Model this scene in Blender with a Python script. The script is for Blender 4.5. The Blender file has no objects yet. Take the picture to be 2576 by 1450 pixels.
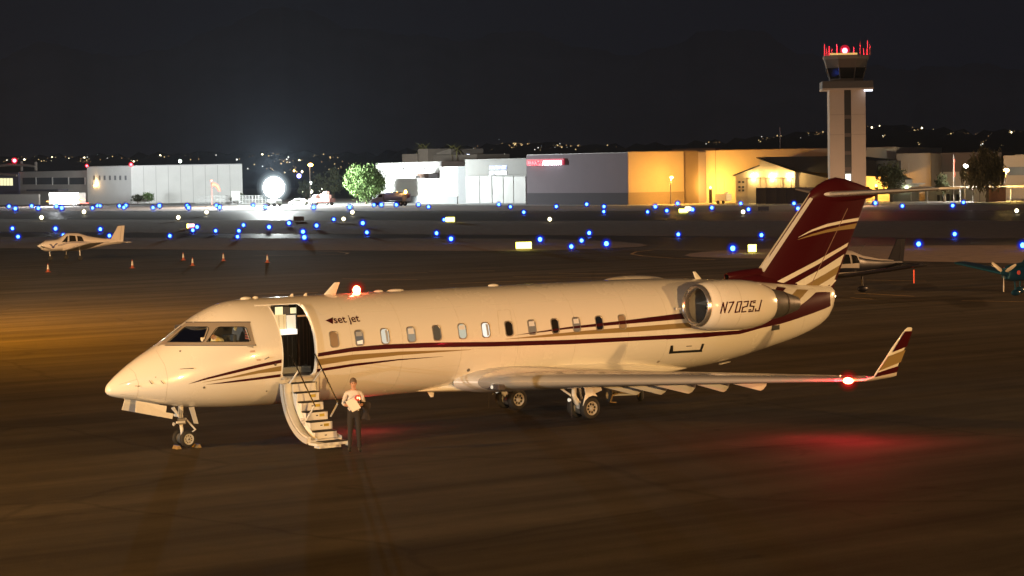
import bpy, bmesh, math, random
import numpy as np
from mathutils import Vector, Matrix
random.seed(7); rng = np.random.default_rng(7)
R = math.radians
S = bpy.context.scene
COL = S.collection

# ------------------------------------------------------------------ camera
W0, H0 = 2576.0, 1450.0                       # measuring grid of the photograph
CAM = np.array((-23.637, -49.595, 6.621)); FPX = 5721.54
a_, b_, g_ = R(35.694), R(-2.956), R(-0.9305)
FW = np.array((math.sin(a_)*math.cos(b_), math.cos(a_)*math.cos(b_), math.sin(b_)))
rt = np.array((math.cos(a_), -math.sin(a_), 0.0)); up_ = np.cross(rt, FW)
RT = math.cos(g_)*rt+math.sin(g_)*up_; UP = -math.sin(g_)*rt+math.cos(g_)*up_
cd = bpy.data.cameras.new('camera'); cam = bpy.data.objects.new('camera', cd); COL.objects.link(cam)
cd.sensor_width = 36; cd.lens = FPX/W0*36; cd.clip_start = .5; cd.clip_end = 40000
cam.matrix_world = Matrix(((RT[0], UP[0], -FW[0], CAM[0]), (RT[1], UP[1], -FW[1], CAM[1]), (RT[2], UP[2], -FW[2], CAM[2]), (0, 0, 0, 1)))
S.camera = cam
# ------------------------------------------------------------------ night sky, faint fill sun, exposure
wd = bpy.data.worlds.new('World'); S.world = wd; wd.use_nodes = True
wd.node_tree.nodes['Background'].inputs[0].default_value = (.0046, .0041, .0064, 1)
wd.node_tree.nodes['Background'].inputs[1].default_value = 1.0
S.view_settings.view_transform = 'Standard'; S.view_settings.look = 'None'
S.view_settings.exposure = 0; S.view_settings.gamma = 1
S.cycles.max_bounces = 5; S.cycles.sample_clamp_indirect = 4; S.cycles.caustics_reflective = False; S.cycles.caustics_refractive = False


def lamp(name, kind, loc, power, col, radius=.1, target=None, size=None, blend=.5):
    l = bpy.data.lights.new(name, kind); l.energy = power; l.color = col
    o = bpy.data.objects.new(name, l); COL.objects.link(o); o.location = loc
    if kind == 'SUN': l.angle = R(.5)
    else: l.shadow_soft_size = radius
    if kind == 'SPOT': l.spot_size = R(size); l.spot_blend = blend
    if target is not None:
        o.rotation_euler = (Vector(target)-Vector(loc)).to_track_quat('-Z', 'Y').to_euler()
    return o


lamp('faint_fill_sun', 'SUN', (0, 0, 100), .10, (.80, .84, 1.0), target=(60, 80, 60))  # no moon known; faint sun added to lighten the mountains
# apron floodlights: sodium masts left of the frame, terminal floods behind the camera and to the right
lamp('sodium_floodlight', 'SPOT', (-25, 5, 12.5), 34000, (1.0, .42, .03), .35, (10, -5, 0), 155, .6)
lamp('sodium_floodlight.001', 'SPOT', (-22, 78, 17), 300000, (1.0, .60, .28), .4, (60, 90, 0), 120, .6)
lamp('sodium_floodlight.002', 'SPOT', (1, 47, 14), 108000, (1.0, .38, .012), .35, (15, 43, 0), 132, .9)
lamp('terminal_floodlight', 'SPOT', (-22, -92, 9), 226000, (1.0, .56, .19), .5, (9, -2, 2.5), 50, .6)
lamp('terminal_floodlight.001', 'SPOT', (24, -84, 9), 105000, (1.0, .56, .20), .5, (17, 0, 2.5), 46, .6)
lamp('terminal_floodlight.002', 'SPOT', (165, 5, 18), 430000, (1.0, .54, .24), .5, (85, 40, 0), 80, .6)
lamp('terminal_floodlight.003', 'SPOT', (-68, -14, 6), 138000, (1.0, .86, .68), .4, (3, -3, 2.0), 26, .8)


# ------------------------------------------------------------------ measuring helpers (photograph point -> point of the place)
def ray(px, py):
    d = FW+RT*(px-W0/2)/FPX-UP*(py-H0/2)/FPX
    return d/np.linalg.norm(d)
def on(px, py, ax, val):
    d = ray(px, py); return CAM+d*((val-CAM[ax])/d[ax])
def G(px, py, z=0.0): return on(px, py, 2, z)
def c1(x, y): return 234.5+.3467*x, 670.1+.3467*y
def c2(x, y): return 636.6+.3234*x, 703.7+.3234*y
def c3(x, y): return 770.7+.3902*x, 670.1+.3902*y
def c4(x, y): return 1608.3+.3929*x, 402.1+.3929*y
def c5(x, y): return 1172.7+.4553*x, 904.7+.4553*y
def c6(x, y): return 1675.2+.16909*x, 670.1+.16909*y
def cw(x, y): return (3080+x*.19314)*.67014, (1200+y*.19314)*.67014
def k1(x, y): return .2601*x, 335.1+.2601*y
def k2(x, y): return 603.1+.2862*x, 301.6+.2862*y
def k3(x, y): return 1273.3+.2862*x, 301.6+.2862*y
def k4(x, y): return 1838.9+.3234*x, 301.6+.3234*y


# ------------------------------------------------------------------ materials
MT = {}
def mat(name, col, rough=.6, metal=0., emit=None, estr=0., coat=0., var=0., vscale=3., bump=0., bscale=40., spec=.5, stretch=None, sample=True):
    if name in MT: return MT[name]
    m = bpy.data.materials.new(name); m.use_nodes = True; nt = m.node_tree; n = nt.nodes; b = n['Principled BSDF']
    b.inputs['Base Color'].default_value = (*col, 1); b.inputs['Roughness'].default_value = rough
    b.inputs['Metallic'].default_value = metal; b.inputs['Coat Weight'].default_value = coat; b.inputs['Coat Roughness'].default_value = .06
    b.inputs['Specular IOR Level'].default_value = spec
    if emit: b.inputs['Emission Color'].default_value = (*emit, 1); b.inputs['Emission Strength'].default_value = estr
    if var or bump:
        tc = n.new('ShaderNodeTexCoord'); mp = n.new('ShaderNodeMapping'); nt.links.new(tc.outputs['Object'], mp.inputs[0])
        if stretch: mp.inputs['Scale'].default_value = stretch
    if var:
        t = n.new('ShaderNodeTexNoise'); t.inputs['Scale'].default_value = vscale; t.inputs['Detail'].default_value = 6; t.inputs['Roughness'].default_value = .62
        nt.links.new(mp.outputs[0], t.inputs['Vector'])
        rp = n.new('ShaderNodeValToRGB'); rp.color_ramp.elements[0].position = .3; rp.color_ramp.elements[1].position = .7
        rp.color_ramp.elements[0].color = (*[c*(1-var) for c in col], 1); rp.color_ramp.elements[1].color = (*[min(1, c*(1+var)) for c in col], 1)
        nt.links.new(t.outputs['Fac'], rp.inputs[0]); nt.links.new(rp.outputs[0], b.inputs['Base Color'])
        mr = n.new('ShaderNodeMapRange'); mr.inputs['To Min'].default_value = max(0.02, rough-.08); mr.inputs['To Max'].default_value = min(1, rough+.08)
        nt.links.new(t.outputs['Fac'], mr.inputs[0]); nt.links.new(mr.outputs[0], b.inputs['Roughness'])
    if bump:
        t2 = n.new('ShaderNodeTexNoise'); t2.inputs['Scale'].default_value = bscale; t2.inputs['Detail'].default_value = 4
        nt.links.new(mp.outputs[0], t2.inputs['Vector'])
        bp = n.new('ShaderNodeBump'); bp.inputs['Strength'].default_value = bump; bp.inputs['Distance'].default_value = .02
        nt.links.new(t2.outputs['Fac'], bp.inputs['Height']); nt.links.new(bp.outputs[0], b.inputs['Normal'])
    if not sample: m.cycles.emission_sampling = 'NONE'
    MT[name] = m; return m
def glow(name, col, s, sample=True): return mat(name, (.02, .02, .02), .5, emit=col, estr=s, sample=sample)
def halo(name, col, s_, clear=.6):
    """see-through glowing shell that stands in for the glare round a lamp"""
    if name in MT: return MT[name]
    m = bpy.data.materials.new(name); m.use_nodes = True; nt = m.node_tree; n = nt.nodes; n.clear()
    o = n.new('ShaderNodeOutputMaterial'); mx = n.new('ShaderNodeMixShader'); t = n.new('ShaderNodeBsdfTransparent'); e = n.new('ShaderNodeEmission')
    e.inputs[0].default_value = (*col, 1); e.inputs[1].default_value = s_; mx.inputs[0].default_value = 1-clear
    nt.links.new(t.outputs[0], mx.inputs[1]); nt.links.new(e.outputs[0], mx.inputs[2]); nt.links.new(mx.outputs[0], o.inputs[0]); m.cycles.emission_sampling = 'NONE'
    MT[name] = m; return m
def glass(name, tint=(.85, .9, .92), refl=.10):
    if name in MT: return MT[name]
    m = bpy.data.materials.new(name); m.use_nodes = True; nt = m.node_tree; n = nt.nodes; n.clear()
    o = n.new('ShaderNodeOutputMaterial'); mx = n.new('ShaderNodeMixShader'); t = n.new('ShaderNodeBsdfTransparent'); g = n.new('ShaderNodeBsdfGlossy')
    t.inputs[0].default_value = (*tint, 1); g.inputs['Roughness'].default_value = .03; f = n.new('ShaderNodeFresnel'); f.inputs[0].default_value = 1.45
    nt.links.new(f.outputs[0], mx.inputs[0]); nt.links.new(t.outputs[0], mx.inputs[1]); nt.links.new(g.outputs[0], mx.inputs[2]); nt.links.new(mx.outputs[0], o.inputs[0])
    MT[name] = m; return m


WHITE = mat('white_paint', (.80, .78, .73), .26, coat=.85, var=.012, vscale=.9)
MAROON = mat('maroon_paint', (.046, .0036, .0062), .32, coat=.06, spec=.22)
GOLD = mat('gold_paint', (.28, .20, .08), .35, coat=.2)
CHROME = mat('polished_metal', (.74, .72, .70), .25, .9, var=.04, vscale=5)
EDGE = mat('polished_leading_edge', (.78, .76, .74), .24, .62, coat=.5)
STEEL = mat('brushed_steel', (.22, .215, .21), .42, .75, var=.12, vscale=8)
GREYP = mat('grey_paint', (.42, .43, .44), .45, var=.05)
RUBBER = mat('tyre_rubber', (.018, .017, .016), .75, var=.2, vscale=9)
RIM = mat('wheel_paint', (.42, .41, .38), .4, var=.08, vscale=14)
DARK = mat('dark_metal', (.05, .05, .052), .5)
BLACK = mat('black', (.01, .01, .01), .6)
FRAME = mat('window_frame_alloy', (.30, .26, .22), .5, .1, bump=.35, bscale=75)
SEAM = mat('panel_seam', (.30, .27, .23), .6)
PANEDARK = mat('window_dark', (.02, .018, .016), .08, spec=.6)
SKIN = mat('skin', (.48, .26, .17), .55)


# ------------------------------------------------------------------ mesh builder
def setp(o, label=None, cat=None, group=None, kind=None):
    if label: o['label'] = label
    if cat: o['category'] = cat
    if group: o['group'] = group
    if kind: o['kind'] = kind
    return o
def thing(name, label, cat, loc=(0, 0, 0), rz=0, group=None):
    o = bpy.data.objects.new(name, None); COL.objects.link(o); o.empty_display_size = .3
    o.location = [float(v) for v in loc]; o.rotation_euler = (0, 0, rz); return setp(o, label, cat, group)
class MB:
    def __init__(s): s.v = []; s.f = []
    def add(s, vs, fs):
        k = len(s.v); s.v += [tuple(float(c) for c in p) for p in vs]; s.f += [tuple(i+k for i in f) for f in fs]; return s
    def box(s, x0, x1, y0, y1, z0, z1, m=None):
        vs = [(x, y, z) for z in (z0, z1) for y in (y0, y1) for x in (x0, x1)]
        if m is not None: vs = [tuple(m @ Vector(p)) for p in vs]
        return s.add(vs, [(0, 2, 3, 1), (4, 5, 7, 6), (0, 1, 5, 4), (2, 6, 7, 3), (0, 4, 6, 2), (1, 3, 7, 5)])
    def loft(s, rings, cap0=True, cap1=True, closed=True):
        n = len(rings[0]); vs = [p for r in rings for p in r]; fs = []
        for i in range(len(rings)-1):
            for j in range(n if closed else n-1):
                k = (j+1) % n; fs.append((i*n+j, i*n+k, (i+1)*n+k, (i+1)*n+j))
        if cap0: fs.append(tuple(range(n-1, -1, -1)))
        if cap1: fs.append(tuple((len(rings)-1)*n+j for j in range(n)))
        return s.add(vs, fs)
    def tube(s, pts, r, n=10, caps=True):
        pts = [Vector([float(c) for c in p]) for p in pts]; rs = r if isinstance(r, (list, tuple)) else [r]*len(pts); rings = []; u = None
        for i, p in enumerate(pts):
            t = (pts[min(i+1, len(pts)-1)]-pts[max(i-1, 0)]).normalized()
            if u is None: u = t.orthogonal().normalized()
            else: u = (u-t*u.dot(t)).normalized()
            w = t.cross(u)
            rings.append([p+(u*math.cos(q*2*math.pi/n)+w*math.sin(q*2*math.pi/n))*rs[i] for q in range(n)])
        return s.loft(rings, caps, caps)
    def lathe(s, o, ax, prof, n=24, caps=(True, True)):
        o = Vector([float(c) for c in o]); ax = Vector(ax).normalized(); u = ax.orthogonal().normalized(); w = ax.cross(u)
        return s.loft([[o+ax*t+(u*math.cos(q*2*math.pi/n)+w*math.sin(q*2*math.pi/n))*max(r, 1e-4) for q in range(n)] for t, r in prof], *caps)
    def ball(s, c, r, n=12, sc=(1, 1, 1)):
        c = np.array([float(q) for q in c]); rings = []
        for i in range(n//2+1):
            th = math.pi*i/(n//2)
            rings.append([c+np.array(sc)*r*np.array((max(math.sin(th), 1e-3)*math.cos(2*math.pi*j/n), max(math.sin(th), 1e-3)*math.sin(2*math.pi*j/n), -math.cos(th))) for j in range(n)])
        return s.loft(rings)
    def prism(s, ring, off):
        off = np.array(off, float); return s.loft([[np.array(p, float) for p in ring], [np.array(p, float)+off for p in ring]])
    def mesh(s, name):
        me = bpy.data.meshes.new(name); me.from_pydata(s.v, [], s.f); me.update(); return me
    def build(s, name, m, parent=None, smooth=False, bevel=0, fix=True):
        me = s.mesh(name)
        if fix or bevel:
            bm = bmesh.new(); bm.from_mesh(me)
            if bevel: bmesh.ops.bevel(bm, geom=bm.edges[:], offset=bevel, segments=2, profile=.6, affect='EDGES')
            bmesh.ops.recalc_face_normals(bm, faces=bm.faces[:]); bm.to_mesh(me); bm.free()
        return link(name, me, m, parent, smooth)
def link(name, me, m, parent=None, smooth=False):
    if m is not None and not me.materials: me.materials.append(m)
    if smooth:
        me.polygons.foreach_set('use_smooth', [True]*len(me.polygons))
        me.set_sharp_from_angle(angle=R(smooth if smooth is not True else 40))
    o = bpy.data.objects.new(name, me); COL.objects.link(o)
    if parent is not None: o.parent = parent
    return o
def copy_tree(o, parent=None):
    c = o.copy(); COL.objects.link(c)
    if parent is not None: c.parent = parent
    for ch in list(o.children): copy_tree(ch, c)
    return c
def text(name, body, m, parent, mtx, size, extrude=.01, bold=0., shear=0., align='LEFT'):
    cu = bpy.data.curves.new(name, 'FONT'); cu.body = body; cu.size = size; cu.extrude = extrude; cu.offset = bold; cu.shear = shear; cu.align_x = align; cu.resolution_u = 3
    t = bpy.data.objects.new(name, cu); COL.objects.link(t); dg = bpy.context.evaluated_depsgraph_get()
    me = bpy.data.meshes.new_from_object(t.evaluated_get(dg)); bpy.data.objects.remove(t); bpy.data.curves.remove(cu)
    if mtx is not None: me.transform(mtx)
    me.materials.clear(); return link(name, me, m, parent)


# ================================================================== THE SETTING: ground
def sheet(name, poly, z, m, kind='structure', parent=None):
    me = bpy.data.meshes.new(name); me.from_pydata([(float(p[0]), float(p[1]), z) for p in poly], [], [tuple(range(len(poly)))]); me.update()
    bm = bmesh.new(); bm.from_mesh(me); bmesh.ops.triangulate(bm, faces=bm.faces[:]); bmesh.ops.recalc_face_normals(bm, faces=bm.faces[:])
    if bm.faces and sum(f.normal.z for f in bm.faces) < 0: bmesh.ops.reverse_faces(bm, faces=bm.faces[:])
    bm.to_mesh(me); bm.free(); o = link(name, me, m, parent)
    if kind and parent is None: o['kind'] = kind
    return o
def asphalt():
    m = bpy.data.materials.new('apron_asphalt'); m.use_nodes = True; nt = m.node_tree; n = nt.nodes; b = n['Principled BSDF']; L = nt.links.new
    tc = n.new('ShaderNodeTexCoord')
    def noise(scale, detail, sc=(1, 1, 1), rot=0, rough=.6, dist=0):
        mp = n.new('ShaderNodeMapping'); mp.inputs['Scale'].default_value = sc; mp.inputs['Rotation'].default_value = (0, 0, rot); L(tc.outputs['Object'], mp.inputs[0])
        t = n.new('ShaderNodeTexNoise'); t.inputs['Scale'].default_value = scale; t.inputs['Detail'].default_value = detail; t.inputs['Roughness'].default_value = rough; t.inputs['Distortion'].default_value = dist
        L(mp.outputs[0], t.inputs['Vector']); return t.outputs['Fac']
    def mix(a, b_, f, mode='MULTIPLY'):
        x = n.new('ShaderNodeMix'); x.data_type = 'RGBA'; x.blend_type = mode; x.inputs[0].default_value = f if not hasattr(f, 'links') else 1
        if hasattr(f, 'links'): L(f, x.inputs[0])
        for s_, i in ((a, 6), (b_, 7)):
            if hasattr(s_, 'links'): L(s_, x.inputs[i])
            else: x.inputs[i].default_value = (*s_, 1)
        return x.outputs[2]
    def ramp(f, p0, p1, v0, v1):
        r = n.new('ShaderNodeValToRGB'); r.color_ramp.elements[0].position = p0; r.color_ramp.elements[1].position = p1
        r.color_ramp.elements[0].color = (v0, v0, v0, 1); r.color_ramp.elements[1].color = (v1, v1, v1, 1); L(f, r.inputs[0]); return r.outputs[0]
    streak = noise(.55, 5, (.06, 1, 1), R(-35)); patch = noise(.06, 4); fine = noise(30, 3); mid = noise(1.6, 6, dist=.6)
    col = mix((.078, .070, .062), ramp(streak, .35, .7, .62, 1.22), 1.)
    col = mix(col, ramp(patch, .35, .68, .78, 1.15), 1.); col = mix(col, ramp(fine, .3, .7, .82, 1.12), 1.); col = mix(col, ramp(mid, .3, .7, .86, 1.1), 1.)
    stain = noise(.35, 3, dist=1.5); col = mix(col, ramp(stain, .66, .74, 1, .72), 1.)
    vo = n.new('ShaderNodeTexVoronoi'); vo.feature = 'DISTANCE_TO_EDGE'; vo.inputs['Scale'].default_value = .085; vo.inputs['Randomness'].default_value = .9
    mp = n.new('ShaderNodeMapping'); L(tc.outputs['Object'], mp.inputs[0]); nd = n.new('ShaderNodeMix'); nd.data_type = 'RGBA'; nd.blend_type = 'ADD'; nd.inputs[0].default_value = 1.2
    nn = n.new('ShaderNodeTexNoise'); nn.inputs['Scale'].default_value = .5; nn.inputs['Detail'].default_value = 5; L(mp.outputs[0], nn.inputs['Vector'])
    L(mp.outputs[0], nd.inputs[6]); L(nn.outputs['Color'], nd.inputs[7]); L(nd.outputs[2], vo.inputs['Vector'])
    col = mix(col, ramp(vo.outputs['Distance'], .003, .011, .68, 1), .6)
    L(col, b.inputs['Base Color'])
    L(ramp(mid, .3, .75, .78, .95), b.inputs['Roughness']); b.inputs['Specular IOR Level'].default_value = .03
    bp = n.new('ShaderNodeBump'); bp.inputs['Strength'].default_value = .35; bp.inputs['Distance'].default_value = .01; L(fine, bp.inputs['Height']); L(bp.outputs[0], b.inputs['Normal'])
    MT['apron_asphalt'] = m; return m
ASPH = asphalt()
TAXI = mat('taxiway_asphalt', (.050, .046, .044), .55, var=.3, vscale=.15, stretch=(1, .12, 1), bump=.2, bscale=20)
DIRT = mat('desert_gravel', (.165, .108, .078), .95, var=.35, vscale=.9, bump=.6, bscale=6)
CONC = mat('pale_concrete', (.34, .33, .31), .8, var=.15, vscale=.3)
YEL = mat('faded_yellow_line', (.34, .22, .08), .7, var=.35, vscale=2)
WLINE = mat('worn_white_line', (.30, .29, .27), .7, var=.3, vscale=2)
gr = sheet('ground', [(-260, -300), (400, -300), (9000, -9000), (14000, 2000), (9000, 14000), (-2000, 12000), (-260, 600)], -.02, mat('desert_ground', (.09, .075, .06), .95, var=.3, vscale=.05))
sheet('apron', [(-200, -200), (120, -200), (117, -40), (98, 60), (93, 100), (72, 160), (62, 320), (-200, 320)], 0, ASPH)
def PX(*pts): return [G(*p) for p in pts]
sheet('taxiway', PX((-500, 628), (-500, 574), (1288, 586), (2576, 594), (3300, 597), (3300, 690), (2576, 672), (1660, 655), (1288, 640)), -.008, TAXI)
sheet('runway', PX((-500, 553), (-500, 527), (1288, 531), (2576, 528), (3300, 527), (3300, 557), (2576, 558), (1288, 557)), -.008, TAXI)
def dirt(name, pts): return sheet(name, PX(*pts), .012, DIRT)
dirt('gravel_island', [(-500, 594), (0, 597), (640, 600), (1270, 601), (1450, 604), (1560, 609), (1615, 614), (1630, 617.5), (1610, 621), (1540, 625), (1430, 629), (1288, 632), (640, 630), (0, 625), (-500, 622)])
dirt('gravel_island.001', [(1722, 643), (1735, 638.5), (1775, 634), (1850, 630), (1950, 626), (2100, 621), (2250, 619), (2576, 617), (3300, 615), (3300, 674), (2576, 664), (2200, 656), (1950, 652), (1800, 649), (1738, 646.5)])
dirt('gravel_infield', [(-500, 549), (0, 552), (1288, 556.5), (2576, 556), (3300, 556), (3300, 604), (2576, 601), (1288, 592), (0, 584), (-500, 579)])
dirt('gravel_verge', [(-500, 515), (0, 520), (620, 519.5), (1330, 520), (1900, 519), (2576, 516), (3300, 514), (3300, 527), (2576, 529), (1900, 531), (1330, 532), (0, 531), (-500, 527)])
sheet('hangar_apron', PX((-500, 515.2), (0, 519), (620, 518.5), (1330, 519), (1900, 518), (2576, 515), (3300, 512), (3300, 498), (2000, 499), (1000, 500), (-500, 502)), .02, CONC)
def line(name, p, q, w, m, z=.016):
    p = np.array(p[:2]); q = np.array(q[:2]); d = (q-p)/np.linalg.norm(q-p); nrm = np.array((-d[1], d[0]))*w/2
    return sheet(name, [p-nrm, q-nrm, q+nrm, p+nrm], z, m)
line('runway_edge_line', G(-500, 552), G(1400, 556), .9, WLINE); line('runway_edge_line.001', G(1400, 556), G(3300, 555.5), .9, WLINE)
line('runway_edge_line.002', G(-500, 537), G(3300, 535), .9, WLINE)
for i, (p, q) in enumerate([((905, 691), (1075, 686)), ((1080, 683), (1245, 682)), ((1290, 697), (1560, 699)), ((1130, 714), (1400, 705)), ((860, 702), (1050, 704)), ((2150, 738), (2300, 746)), ((2180, 705), (2330, 708)), ((2140, 750), (2195, 753)), ((2420, 757), (2700, 762)), ((1380, 688), (1600, 690)), ((640, 741), (800, 736))]):
    line('tie_down_line' if not i else 'tie_down_line.%03d' % i, G(*p), G(*q), .17, YEL, .006)
for nm, pts in (('taxi_guide_line', [(1588, 640), (1600, 634), (1640, 630), (1720, 629), (1850, 631)]), ('taxi_guide_line.001', [(1588, 640), (1620, 645), (1690, 650), (1800, 654)]), ('taxi_guide_line.002', [(640, 644), (800, 642), (870, 640), (876, 637), (850, 634), (780, 632)])):
    q = PX(*pts); mb = MB()
    for p0, p1 in zip(q[:-1], q[1:]):
        d = (p1-p0)[:2]; d = d/np.linalg.norm(d); k = np.array((-d[1], d[0], 0))*.12
        mb.add([p0-k+(0, 0, .009), p1-k+(0, 0, .009), p1+k+(0, 0, .009), p0+k+(0, 0, .009)], [(0, 1, 2, 3)])
    setp(mb.build(nm, YEL), kind='structure')


# ================================================================== THE JET
def pchip(xs, ys):
    xs = np.array(xs, float); ys = np.array(ys, float); h = np.diff(xs); d = np.diff(ys)/h; m = np.zeros(len(xs))
    for i in range(1, len(xs)-1):
        if d[i-1]*d[i] > 0:
            w1 = 2*h[i]+h[i-1]; w2 = h[i]+2*h[i-1]; m[i] = (w1+w2)/(w1/d[i-1]+w2/d[i])
    m[0] = d[0]; m[-1] = d[-1]
    def f(x):
        x = np.clip(x, xs[0], xs[-1]); i = np.clip(np.searchsorted(xs, x)-1, 0, len(h)-1); t = (x-xs[i])/h[i]
        return (2*t**3-3*t**2+1)*ys[i]+(t**3-2*t**2+t)*h[i]*m[i]+(-2*t**3+3*t**2)*ys[i+1]+(t**3-t**2)*h[i]*m[i+1]
    return f
ST = [  # station x, crown z, keel z, half width, z of greatest width
    (0.0, 1.545, 1.515, .012, 1.53), (.03, 1.63, 1.46, .085, 1.53), (.15, 1.76, 1.385, .19, 1.54), (.42, 1.97, 1.315, .36, 1.56), (.9, 2.275, 1.21, .60, 1.62), (1.42, 2.545, 1.10, .83, 1.70),
    (1.76, 2.735, 1.04, .95, 1.77), (2.22, 3.045, .98, 1.07, 1.87), (2.68, 3.30, .94, 1.17, 1.96), (3.06, 3.445, .915, 1.235, 2.04), (3.45, 3.525, .90, 1.285, 2.11), (3.9, 3.555, .885, 1.32, 2.17), (4.6, 3.56, .875, 1.345, 2.215),
    (15.5, 3.545, .875, 1.345, 2.215), (17.0, 3.52, .885, 1.335, 2.21), (18.0, 3.48, .92, 1.29, 2.22), (19.0, 3.42, 1.0, 1.19, 2.26), (20.0, 3.35, 1.14, 1.04, 2.32), (21.0, 3.26, 1.32, .86, 2.40), (22.0, 3.17, 1.515, .65, 2.48),
    (23.0, 3.09, 1.80, .42, 2.58), (23.5, 3.05, 2.06, .28, 2.66), (23.75, 3.01, 2.38, .16, 2.70), (23.84, 2.92, 2.56, .07, 2.73)]
_x = [s[0] for s in ST]; XD = np.linspace(0, 23.84, 3000); TB = [np.array([f(x) for x in XD]) for f in [pchip(_x, [s[i] for s in ST]) for i in (1, 2, 3, 4)]]
def _mk(t): return lambda x: np.interp(x, XD, t)
fzt, fzb, fw_, fzm = [_mk(t) for t in TB]
def half_w(x, z, inset=0.):
    zt, zb, w, zm = fzt(x)-inset, fzb(x)+inset, fw_(x)-inset, fzm(x)
    t = (z-zm)/(zt-zm) if z >= zm else (zm-z)/(zm-zb)
    return w*math.sqrt(max(0., 1-t*t)) if abs(t) < 1 else -abs(t)+1
def half_wv(x, z):
    zt, zb, w, zm = fzt(x), fzb(x), fw_(x), fzm(x)
    t = np.where(z >= zm, (z-zm)/(zt-zm), (zm-z)/(zm-zb)); return np.where(np.abs(t) < 1, w*np.sqrt(np.clip(1-t*t, 0, None)), 1-np.abs(t))
def fring(x, n, inset=0.):
    zt, zb, w, zm = fzt(x)-inset, fzb(x)+inset, fw_(x)-inset, fzm(x); r = []
    for j in range(n):
        q = 2*math.pi*j/n; c, s_ = math.cos(q), math.sin(q)
        r.append((x, w*c, zm+(zt-zm)*s_ if s_ >= 0 else zm+(zm-zb)*s_))
    return r
def SP(px, py):
    """point of the jet's port skin met by the sight line"""
    d = ray(px, py); ts = np.linspace((-2.2-CAM[1])/d[1], (0-CAM[1])/d[1], 240); P = CAM+d*ts[:, None]
    e = half_wv(P[:, 0], P[:, 2])+P[:, 1]; k = np.argmax(e >= 0)
    if e[k] < 0: return P[np.argmax(e)]
    lo, hi = ts[max(k-1, 0)], ts[k]
    for _ in range(16):
        m = (lo+hi)/2; q = CAM+d*m
        if -q[1] <= half_w(q[0], q[2]): hi = m
        else: lo = m
    return CAM+d*hi
def lift(p, o):
    e = 1e-3; x, y, z = p; dx = (half_w(x+e, z)-half_w(x-e, z))/(2*e); dz = (half_w(x, z+e)-half_w(x, z-e))/(2*e)
    n = np.array((-dx, -1., -dz)); n /= np.linalg.norm(n); return np.array(p)+n*o
def along(pl, s):
    pl = np.array(pl, float); d = np.concatenate([[0], np.cumsum(np.hypot(*np.diff(pl, axis=0).T))]); t = s*d[-1]
    return np.array([np.interp(t, d, pl[:, 0]), np.interp(t, d, pl[:, 1])])
def grid_on(fn, top, bot, nu, nv):
    mb = MB(); vs = []; fs = []
    for i in range(nu+1):
        a, b = along(top, i/nu), along(bot, i/nu)
        for j in range(nv+1): vs.append(fn(*(a+(b-a)*j/nv)))
    for i in range(nu):
        for j in range(nv): k = i*(nv+1)+j; fs.append((k, k+1, k+nv+2, k+nv+1))
    return mb.add(vs, fs)
def skin(name, conv, top, bot, m, parent, nu=40, nv=4, off=.006):
    return grid_on(lambda x, y: lift(SP(x, y), off), [conv(*p) for p in top], [conv(*p) for p in bot], nu, nv).build(name, m, parent, smooth=True, fix=False)

jet = thing('business_jet', 'large white private jet with maroon and gold stripes and airstair door open', 'airplane', (0, 0, 0))
# --- hollow fuselage shell
xs = np.unique(np.concatenate([np.linspace(0, .15, 6)**1, np.linspace(.15, 4.6, 60), np.linspace(4.6, 15.5, 60), np.linspace(15.5, 23.84, 50)])); NR = 72
sh = MB(); sh.loft([fring(x, NR) for x in xs]); me_o = sh.mesh('fuselage')
inn = MB(); inn.loft([fring(x, 48, .05) for x in np.concatenate([np.linspace(.95, 4.6, 30), np.linspace(4.7, 16, 30)])])
bm = bmesh.new(); bm.from_mesh(me_o); bmesh.ops.recalc_face_normals(bm, faces=bm.faces[:])
bi = bmesh.new(); t_ = inn.mesh('t'); bi.from_mesh(t_); bmesh.ops.recalc_face_normals(bi, faces=bi.faces[:]); bmesh.ops.reverse_faces(bi, faces=bi.faces[:]); bi.to_mesh(t_); bm.from_mesh(t_); bm.to_mesh(me_o); bm.free(); bi.free()
tmp = bpy.data.objects.new('tmp', me_o); COL.objects.link(tmp)
DX0, DX1, DZ0, DZ1 = 4.13, 5.04, 1.66, 3.40
def rrect(x0, x1, z0, z1, r, n=5):
    pts = []
    for cx, cz, a0 in ((x1-r, z1-r, 0), (x0+r, z1-r, 90), (x0+r, z0+r, 180), (x1-r, z0+r, 270)):
        for i in range(n+1): q = R(a0+90*i/n); pts.append((cx+r*math.cos(q), cz+r*math.sin(q)))
    return pts
paneA = [(540, 552), (668, 441), (830, 441), (842, 450), (806, 540), (792, 552)]
paneB = [(822, 549), (836, 533), (892, 453), (912, 441), (1098, 441), (1108, 447), (1142, 540), (1134, 548)]
cut = []
k = MB(); k.prism([(x, -2.0, z) for x, z in rrect(DX0, DX1, DZ0, DZ1, .12)], (0, 1.75, 0)); cut.append(k)
for pl in (paneA, paneB):
    k = MB(); q = [SP(*c1(*p)) for p in pl]; k.prism([(p[0], p[1]-.35, p[2]) for p in q], (0, .75, 0)); cut.append(k)
for k in cut:
    me = k.mesh('cut'); b2 = bmesh.new(); b2.from_mesh(me); bmesh.ops.recalc_face_normals(b2, faces=b2.faces[:]); b2.to_mesh(me); b2.free()
    co = bpy.data.objects.new('cut', me); COL.objects.link(co); md = tmp.modifiers.new('b', 'BOOLEAN'); md.operation = 'DIFFERENCE'; md.object = co; md.solver = 'EXACT'
dg = bpy.context.evaluated_depsgraph_get(); dg.update()
me_f = bpy.data.meshes.new_from_object(tmp.evaluated_get(dg))
for o in [o for o in COL.objects if o.name.startswith(('cut', 'tmp'))]: bpy.data.objects.remove(o)
me_f.materials.clear(); me_f.name = 'fuselage'
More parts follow.
